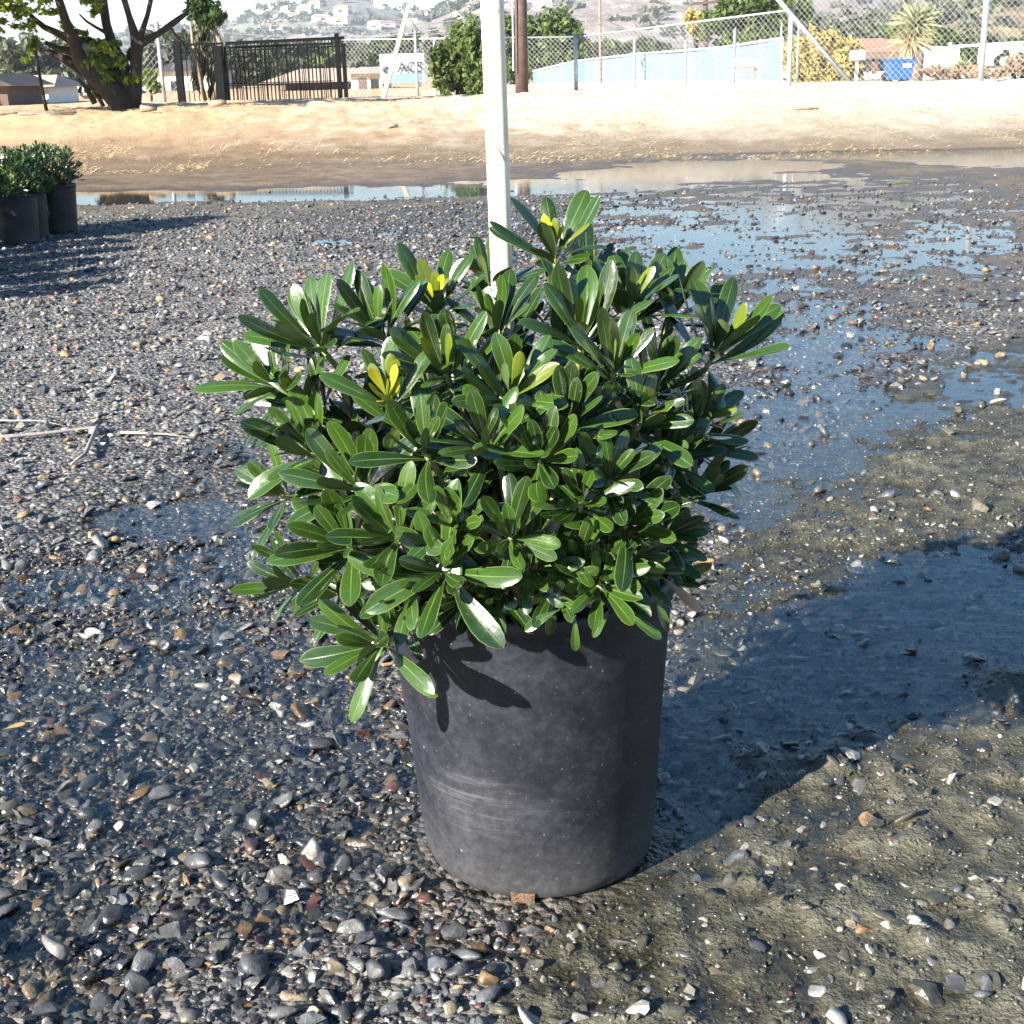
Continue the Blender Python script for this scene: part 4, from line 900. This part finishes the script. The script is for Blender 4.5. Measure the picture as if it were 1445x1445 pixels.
# ------------------------------------------------------------------ buildings and vehicles
def house(name, label, x0, x1, ye, yb, yr, Y, dep, mw_, mr, wins=(), doors=(), cat='house', over=.3, gable=False, group=None):
    a = at(x0, yb, Y); b = at(x1, yb, Y); zb = min(a.z, gz1(a.x, a.y) if Y < 400 else a.z) - .1; W = b.x - a.x; ze = at((x0 + x1) / 2, ye, Y).z; zr = at((x0 + x1) / 2, yr, Y).z
    o = empty(name, Vector((a.x + W / 2, Y, zb)), label, cat, group); h = ze - zb; rr2 = zr - zb
    MB().box((0, dep / 2, h / 2), (W, dep, h)).build('wall', M[mw_], o)
    mb = MB(); x = W / 2 + over; y0 = -over; y1 = dep + over
    if gable: vs_ = [(-x, y0, h), (x, y0, h), (x, y1, h), (-x, y1, h), (0, y0, rr2), (0, y1, rr2)]; fs_ = [(0, 3, 5, 4), (1, 4, 5, 2), (0, 4, 1), (3, 2, 5), (0, 1, 2, 3)]
    else: ix = min(x * .5, dep * .4); vs_ = [(-x, y0, h), (x, y0, h), (x, y1, h), (-x, y1, h), (-x + ix, dep / 2, rr2), (x - ix, dep / 2, rr2)]; fs_ = [(0, 1, 5, 4), (2, 3, 4, 5), (1, 2, 5), (3, 0, 4), (3, 2, 1, 0)]
    mb.add([Vector(v) + Vector((0, 0, .004)) for v in vs_], fs_).build('roof', M[mr], o)
    for nm, lst, mm_ in (('window', wins, 'glass'), ('door', doors, 'brown_wall')):
        for (fx, fz, fw, fh) in lst:
            w = MB().box((-W / 2 + W * fx, -.02, h * fz), (W * fw, .06, h * fh)).build(nm, M[mm_], o)
            if nm == 'window' and Y < 200: MB().box((-W / 2 + W * fx, -.04, h * fz - h * fh / 2 - .05), (W * fw * 1.15, .14, .07)).build('sill', M['white'], w)
    return o
house('shed', 'small white shed with a brown roof at the upper left', 18, 70, 124, 149, 106, 42, 3, 'white', 'roof_tan', [(.70, .5, .16, .5)], [(.30, .42, .2, .8)], 'shed')
house('shed', 'dark shed cut by the left picture edge', -34, 13, 122, 152, 104, 38, 3, 'brown_wall', 'roof_dark', [(.6, .5, .2, .3)], (), 'shed', gable=True)
house('barn', 'brown barn with a pale tan roof behind the iron gate', 404, 498, 116, 140, 96, 70, 8, 'brown_wall', 'roof_tan', [(.2, .55, .08, .4), (.45, .55, .08, .4)], [(.75, .4, .14, .8)], 'barn', 1.2)
house('house', 'white building right of the barn', 497, 540, 104, 137, 94, 66, 6, 'cream', 'roof_tan', [(.75, .55, .25, .45)], [(.35, .42, .25, .8)], 'house', .4)
house('house', 'low house with a red tiled roof behind the yellow hedge', 1190, 1290, 74, 112, 52, 50, 6, 'cream', 'roof_red', [(.30, .55, .14, .4), (.55, .55, .14, .4), (.8, .55, .12, .4)], [(.42, .4, .08, .75)], 'house', .5)
house('house', 'white house end behind the agave', 1330, 1352, 68, 104, 64, 44, 4, 'white', 'white', (), (), 'house', .1)
house('house', 'grey house half hidden behind the slim bent tree', 225, 300, 100, 141, 84, 95, 8, 'cream', 'roof_dark', [(.3, .5, .12, .35), (.7, .5, .12, .35)], (), 'house', .5)
# billboard
B0 = at(571, 132, 60); bb = empty('billboard', B0, 'white and blue billboard lettered ACS behind the leaning timber', 'billboard')
def quad_box(x0, y0, x1, y1, Y, th): a = at(x0, y1, Y) - B0; b = at(x1, y0, Y) - B0; return MB().box(((a.x + b.x) / 2, Y - B0.y, (a.z + b.z) / 2), (b.x - a.x, th, b.z - a.z))
quad_box(538, 75, 598, 118, 60, .2).build('board', M['white'], bb)
quad_box(549, 103, 594, 117, 59.87, .03).build('blue_panel', M['blue_print'], bb)
for x in (545, 592): p = at(x, 118, 60.2) - B0; MB().bar(Vector((p.x, p.y, -1.2)), p, .12).build('leg', M['galv'], bb)
fc_ = bpy.data.curves.new('lettering', 'FONT'); fc_.body = 'ACS'; fc_.size = 13.5 * 60 / F * 1.38; fc_.extrude = .02; fc_.offset = .012; fc_.materials.append(M['navy'])
fo = bpy.data.objects.new('lettering_curve', fc_); link(fo); dg = bpy.context.evaluated_depsgraph_get(); me = bpy.data.meshes.new_from_object(fo.evaluated_get(dg)); bpy.data.objects.remove(fo)
lo = link(bpy.data.objects.new('lettering', me), bb); lo.rotation_euler = (math.pi / 2, 0, 0); lo.location = at(561, 102, 59.8) - B0
MB().tube([at(545, 99, 59.88) - B0, at(545, 99, 59.80) - B0], 5 * 60 / F, 16).build('emblem', M['navy'], bb)

def wheel(o, x, z, y, r): w = MB().tube([Vector((x, y - .1, z)), Vector((x, y + .1, z))], r, 18).build('wheel', M['rubber'], o, smooth=False); MB().tube([Vector((x, y - .115, z)), Vector((x, y - .101, z))], r * .55, 14).build('rim', M['galv'], w); return w
def car(x0, x1, yb, Y, label, m, kind=0):
    a = at(x0, yb, Y); b = at(x1, yb, Y); L = b.x - a.x; c = Vector(((a.x + b.x) / 2, Y, gz1((a.x + b.x) / 2, Y))); o = empty('car', c, label, 'car', 'parked cars at the upper left'); s = L / 4.4
    prof = [(-2.2, .35), (-2.2, .75), (-1.6, .92), (-1.05, .98), (-.45, 1.42), (.75, 1.45), (1.45, 1.02), (2.1, .95), (2.2, .6), (2.2, .35)]
    mb = MB(); n = len(prof); vs_ = [Vector((x * s, -.85 * s, z * s)) for x, z in prof] + [Vector((x * s, .85 * s, z * s)) for x, z in prof]
    mb.add(vs_, [tuple(range(n)), tuple(range(2 * n - 1, n - 1, -1))] + [(i, n + i, n + (i + 1) % n, (i + 1) % n) for i in range(n)]).build('body', M[m], o, bevel=.06 * s)
    for xs in (((-.92, 1.0), (-.42, 1.36), (.12, 1.38), (.12, 1.0)), ((.2, 1.0), (.2, 1.38), (.72, 1.38), (1.28, 1.0))):
        MB().add([Vector((x * s, -.862 * s, z * s)) for x, z in xs] + [Vector((x * s, -.84 * s, z * s)) for x, z in xs], [(0, 1, 2, 3), (7, 6, 5, 4), (0, 4, 5, 1), (1, 5, 6, 2), (2, 6, 7, 3), (3, 7, 4, 0)]).build('window', M['glass'], o)
    for x in (-1.4, 1.35):
        for y in (-.8, .8): wheel(o, x * s, .33 * s, y * s, .33 * s)
    MB().box((-2.2 * s, -.6 * s, .68 * s), (.05, .3 * s, .14 * s)).build('headlight', M['white'], o); MB().box((-2.2 * s, .6 * s, .68 * s), (.05, .3 * s, .14 * s)).build('headlight', M['white'], o)
    return o
car(196, 234, 139, 75, 'pale silver car parked beyond the big tree', 'car_silver'); car(66, 106, 143, 62, 'dark car parked between the white shed and the trailer', 'car_dark')
def trailer(x0, x1, y0, y1, Y, label):
    a = at(x0, y1, Y); b = at(x1, y0, Y); W = b.x - a.x; c = Vector(((a.x + b.x) / 2, Y, gz1((a.x + b.x) / 2, Y))); o = empty('trailer', c, label, 'trailer'); H = b.z - c.z
    MB().box((0, 0, H * .58), (W, 2.0, H * .80)).build('body', M['white'], o, bevel=.12)
    MB().box((-W * .22, -1.01, H * .68), (W * .22, .04, H * .22)).build('window', M['glass'], o); MB().box((W * .22, -1.01, H * .52), (W * .14, .04, H * .55)).build('door', M['cream'], o)
    for x in (-.25, .25): wheel(o, W * x, .28, -.9, .28)
    MB().bar(Vector((W / 2, 0, .4)), Vector((W / 2 + .9, 0, .4)), .08).build('drawbar', M['galv'], o)
trailer(103, 142, 117, 142, 52, 'white camper trailer behind the trunk of the big tree'); trailer(1392, 1432, 62, 90, 46, 'small white trailer behind the tall fence at the right')

# blue wheeled bin
BB = at(1267, 117.5, 27.2); BB.z = gz1(BB.x, BB.y); bn = empty('wheeled_bin', BB, 'blue wheeled bin standing behind the chain link fence', 'bin'); H = at(1267, 83, 27.2).z - BB.z; w0 = 13.5 * 27.2 / F; w1 = 17 * 27.2 / F
vs_ = [Vector((x * w, y * w, z)) for w, z in ((w0, .05), (w1, H * .9)) for x, y in ((-1, -1), (1, -1), (1, 1), (-1, 1))]
MB().add(vs_, [(3, 2, 1, 0), (4, 5, 6, 7), (0, 1, 5, 4), (1, 2, 6, 5), (2, 3, 7, 6), (3, 0, 4, 7)]).build('body', M['blue_bin'], bn, bevel=.02)
MB().box((0, 0, H * .95), (w1 * 2.12, w1 * 2.15, H * .09)).build('lid', M['blue_bin'], bn, bevel=.02)
MB().box((.09, -w1 * .93, H * .74), (.16, .02, .10)).build('label_plate', M['white'], bn)
MB().bar(Vector((-w1 * .9, w1 * 1.15, H * .93)), Vector((w1 * .9, w1 * 1.15, H * .93)), .03).build('handle', M['blue_bin'], bn)
for x in (-w0 * .8, w0 * .8): wheel(bn, x, .1, w0 * 1.0, .1)
# pale boulder-like post box and fence rail at the right
PO = at(1208, 116, 29); PO.z = gz1(PO.x, PO.y); po = empty('letter_box', PO, 'white letter box on a post between the yellow hedge and the blue bin', 'letter box')
MB().bar(Vector((0, 0, 0)), at(1210, 84, 29) - PO, .06).build('post', M['white'], po); MB().box(at(1210, 78, 29) - PO, (.26, .4, .2)).build('box', M['white'], po, bevel=.04)
PR = at(1341, 104, 36); prr = empty('rail_fence', PR, 'low white rail fence between the white house end and the right edge', 'fence')
MB().tube([at(1341, 66, 36) - PR, at(1445, 60, 36) - PR], .035, 8).build('rail', M['white'], prr)
for x, y in ((1341, 102), (1385, 101), (1432, 100)): MB().tube([at(x, y, 36) - PR, at(x, 60, 36) - PR], .04, 8).build('post', M['white'], prr)

# ------------------------------------------------------------------ middle distance trees
mt = [(20, 122, 70, 60, 34, 'f_grey'), (75, 120, 66, 56, 38, 'f_grey'), (120, 118, 62, 45, 36, 'f_dark'), (225, 112, 64, 40, 32, 'f_grey'), (268, 112, 60, 40, 36, 'f_dark'), (335, 108, 72, 34, 22, 'f_grey'), (362, 112, 80, 30, 30, 'f_dark'), (400, 98, 66, 40, 20, 'f_grey'), (450, 102, 70, 34, 22, 'f_mid'), (500, 92, 62, 34, 18, 'f_grey'), (545, 84, 56, 40, 16, 'f_dark'), (630, 90, 60, 30, 18, 'f_grey'),
      (830, 82, 60, 32, 16, 'f_grey'), (880, 78, 62, 36, 12, 'f_mid'), (930, 78, 60, 34, 14, 'f_grey'), (1150, 50, 40, 40, 30, 'f_grey'), (1215, 44, 44, 38, 24, 'f_grey'), (1260, 64, 40, 26, 24, 'f_lime'), (1340, 50, 44, 40, 22, 'f_mid'), (1395, 46, 50, 40, 24, 'f_grey'), (1440, 40, 60, 40, 26, 'f_dark')]
NM = ['left of the white shed', 'above the white shed', 'behind the trunks of the big tree', 'right of the big tree', 'behind the slim bent tree', 'left of the barn, the farther one', 'directly left of the barn', 'over the left end of the barn roof', 'over the middle of the barn roof', 'over the white building', 'above the billboard', 'behind the rounded green tree',
      'behind the thin grey pole', 'brightest one above the turquoise screen', 'above the middle of the turquoise screen', 'above the yellow hedge', 'above the red tiled roof', 'directly left of the yucca', 'directly right of the yucca', 'above the white trailer', 'at the right picture edge']
for i, (x, yb, yt, rx, ry, m_) in enumerate(mt):
    Y = 110 + 17 * (i % 5) if x < 1100 else 62 + 6 * (i % 4); c = at(x, yb, Y); y2 = yt + ry * .5
    b0 = Vector((c.x, Y, min(gz1(c.x, Y), c.z) if c.z < 3 else gz1(c.x, Y)))
    o = empty('tree', b0, 'bushy far tree ' + NM[i], 'tree', 'trees beyond the fences'); r = random.Random(i); k = Y / F
    bls = [(tuple(at(x + r.uniform(-.7, .7) * rx, y2 + r.uniform(-.5, .9) * ry, Y)), (rx * k * r.uniform(.35, .6), rx * k * .5, ry * k * r.uniform(.4, .6)), 1) for _ in range(7)] + [(tuple(at(x, y2 + ry, Y)), (rx * k * .9, rx * k * .6, ry * k * .6), 2)]
    leaf_cloud('crown', bls, 2600, .0034 * Y, M[m_], o, b0, 300 + i)
    top = at(x, y2, Y) - b0; MB().tube([Vector((0, 0, -.3)), Vector((0, 0, top.z * .5)), Vector((top.x, 0, top.z))], [.3, .22, .06], 6).build('trunk', M['bark'], o, smooth=True)

# ------------------------------------------------------------------ hills
def hill(name, prof, Y0, depth, m, label, seed, rough):
    """prof: ridge line as (pixel x, pixel y) at distance Y0+depth*.5"""
    Yr = Y0 + depth * .5; P = [at(x, y, Yr) for x, y in prof]; xs = np.array([p.x for p in P]); zs = np.array([p.z for p in P])
    nx, ny = 240, 70; X = np.linspace(xs[0], xs[-1], nx); V = np.linspace(0, 1, ny); GX_, GV = np.meshgrid(X, V); H = np.interp(GX_, xs, zs)
    shape = np.where(GV < .5, sstep(GV * 2) ** .8, sstep((1 - GV) * 2)); edge = sstep((GX_ - xs[0]) / (xs[-1] - xs[0]) * 8) * sstep((xs[-1] - GX_) / (xs[-1] - xs[0]) * 8)
    sc_ = 6.0 / depth; Z = H * shape * edge + (fbm(GX_ * sc_ + seed, GV * depth * sc_, 5) - .5) * rough * shape ** .5 * (1 - .6 * (np.abs(GV - .5) < .05)) - 2
    Yg = Y0 + GV * depth; ii = np.arange(nx * ny).reshape(ny, nx)
    o = link(bpy.data.objects.new('hill', np_mesh(name, np.stack([GX_, Yg, Z], -1).reshape(-1, 3), np.stack([ii[:-1, :-1], ii[:-1, 1:], ii[1:, 1:], ii[1:, :-1]], -1).reshape(-1, 4), m, True)))
    tag(o, label, kind='structure'); return o, lambda x, y: float(np.interp(0, [0], [0])) , (X, V, Z, Y0, depth)
h1 = hill('hill', [(-900, 80), (-500, 60), (-200, 70), (100, 60), (250, 45), (330, 36), (380, 22), (430, 10), (480, 2), (520, 2), (560, 12), (620, 30), (700, 40), (900, 60), (1300, 90)], 900, 900, M_h1 if False else m_hill('far_scrub_hill', (.07, .085, .07), (.15, .16, .13), (.30, .26, .21), .012), 'far scrubby hill with scattered houses behind the barn', 3, 26)
h2 = hill('hill', [(250, 100), (500, 60), (600, 22), (640, 2), (700, -40), (800, -80), (900, -100), (1000, -110), (1150, -130), (1300, -150), (1600, -150), (2000, -90), (2600, 60)], 560, 700, m_hill('far_rocky_hill', (.10, .085, .075), (.19, .165, .15), (.36, .31, .28), .016), 'steep rocky grey-brown hill filling the upper right background', 5, 34)
h3 = hill('hill', [(1000, 95), (1080, 60), (1150, 30), (1250, 5), (1350, -20), (1500, -50), (1800, -60), (2300, 30)], 130, 160, m_hill('near_brown_slope', (.10, .085, .05), (.22, .18, .115), (.34, .28, .19), .05), 'brown brushy slope at the upper right', 9, 5)
def hz(h, x, y):
    X, V, Z, Y0, dp = h[2]; i = int(np.clip(np.searchsorted(X, x), 0, len(X) - 1)); j = int(np.clip((y - Y0) / dp * (len(V) - 1), 0, len(V) - 1)); return float(Z[j, i])
def hill_scatter(h, n, x0, x1, f0, f1, size, m, seed, label):
    r = np.random.default_rng(seed); bls = []
    for _ in range(n):
        v = r.uniform(f0, f1); Y = h[2][3] + v * h[2][4]; X = at(r.uniform(x0, x1), 50, Y).x; s = size * r.uniform(.5, 1.5); bls.append(((X, Y, hz(h, X, Y) + s * .35), (s * 1.2, s, s * .6), s))
    o = leaf_cloud('woodland', bls, n * 26, size * .45, m, None, (0, 0, 0), seed); tag(o, label, 'woodland', kind='stuff')
hill_scatter(h1, 300, 150, 760, .12, .5, 7, M['f_grey'], 1, 'patches of trees on the far left hill')
hill_scatter(h2, 260, 600, 1300, .08, .5, 5, M['f_grey'], 2, 'scattered brush on the rocky hill')
hill_scatter(h3, 220, 1080, 1500, .05, .5, 1.6, M['f_grey'], 3, 'brush on the near brown slope')
r = random.Random(5)
for i in range(26):
    hh, x0, x1 = (h1, 380, 600) if i < 18 else (h2, 700, 1000)
    v = r.uniform(.28, .46); Y = hh[2][3] + v * hh[2][4]; X = at(r.uniform(x0, x1), 50, Y).x; Z = hz(hh, X, Y); w = r.uniform(8, 16); d = r.uniform(7, 10); ht = r.uniform(3.5, 6)
    o = empty('house', (X, Y, Z), 'tiny pale house on the far scrubby hill' if i < 18 else 'tiny pale house on the rocky hill', 'house', 'far hillside houses' if i < 18 else 'houses on the rocky hill', r.uniform(-.5, .5))
    MB().box((0, 0, ht / 2 - 1), (w, d, ht + 2)).build('wall', M['white'], o)
    MB().add([(-w * .55, -d * .55, ht), (w * .55, -d * .55, ht), (w * .55, d * .55, ht), (-w * .55, d * .55, ht), (-w * .4, 0, ht + 1.8), (w * .4, 0, ht + 1.8)], [(0, 1, 5, 4), (2, 3, 4, 5), (1, 2, 5), (3, 0, 4), (3, 2, 1, 0)]).build('roof', M['roof_red' if i % 2 else 'roof_tan'], o)
    MB().box((0, -d / 2 - .03, ht * .5), (w * .3, .1, ht * .35)).build('window', M['glass'], o)
# overhead wires
def wire(p0, p1, sag, r_, label):
    a, b = at(*p0), at(*p1); o = empty('overhead_wire', a, label, 'wire'); MB().tube([(a.lerp(b, k / 12) - Vector((0, 0, sag * 4 * (k / 12) * (1 - k / 12)))) - a for k in range(13)], r_, 4).build('cable', M['galv'], o)
wire((320, 33, 95), (735, 18, 95), .5, .02, 'upper overhead wire across the far hill'); wire((300, 45, 90), (735, 36, 90), .5, .02, 'lower overhead wire across the far hill')
wire((846, 24, 45), (1000, 60, 60), .3, .016, 'overhead wire from the thin grey pole to the right'); wire((490, 51, 34), (620, 41, 33), .05, .01, 'strand of wire stretched above the chain link fence')

# ------------------------------------------------------------------ haze
def haze(dens):
    zb = float(gz.min()) - 3; zt = 175
    mb = MB().box((0, 1500, (zb + zt) / 2), (7000, 5200, zt - zb)); m = bpy.data.materials.new('thin_haze'); m.use_nodes = True; nt = m.node_tree
    for n in list(nt.nodes):
        if n.type == 'BSDF_PRINCIPLED': nt.nodes.remove(n)
    pv = nt.nodes.new('ShaderNodeVolumePrincipled'); pv.inputs['Color'].default_value = (.80, .86, 1.0, 1); pv.inputs['Density'].default_value = dens; pv.inputs['Anisotropy'].default_value = 0.0
    nt.links.new(pv.outputs[0], nt.nodes['Material Output'].inputs['Volume'])
    o = mb.build('haze', m); tag(o, 'thin pale haze over the whole valley', kind='stuff')
haze(0.00024)
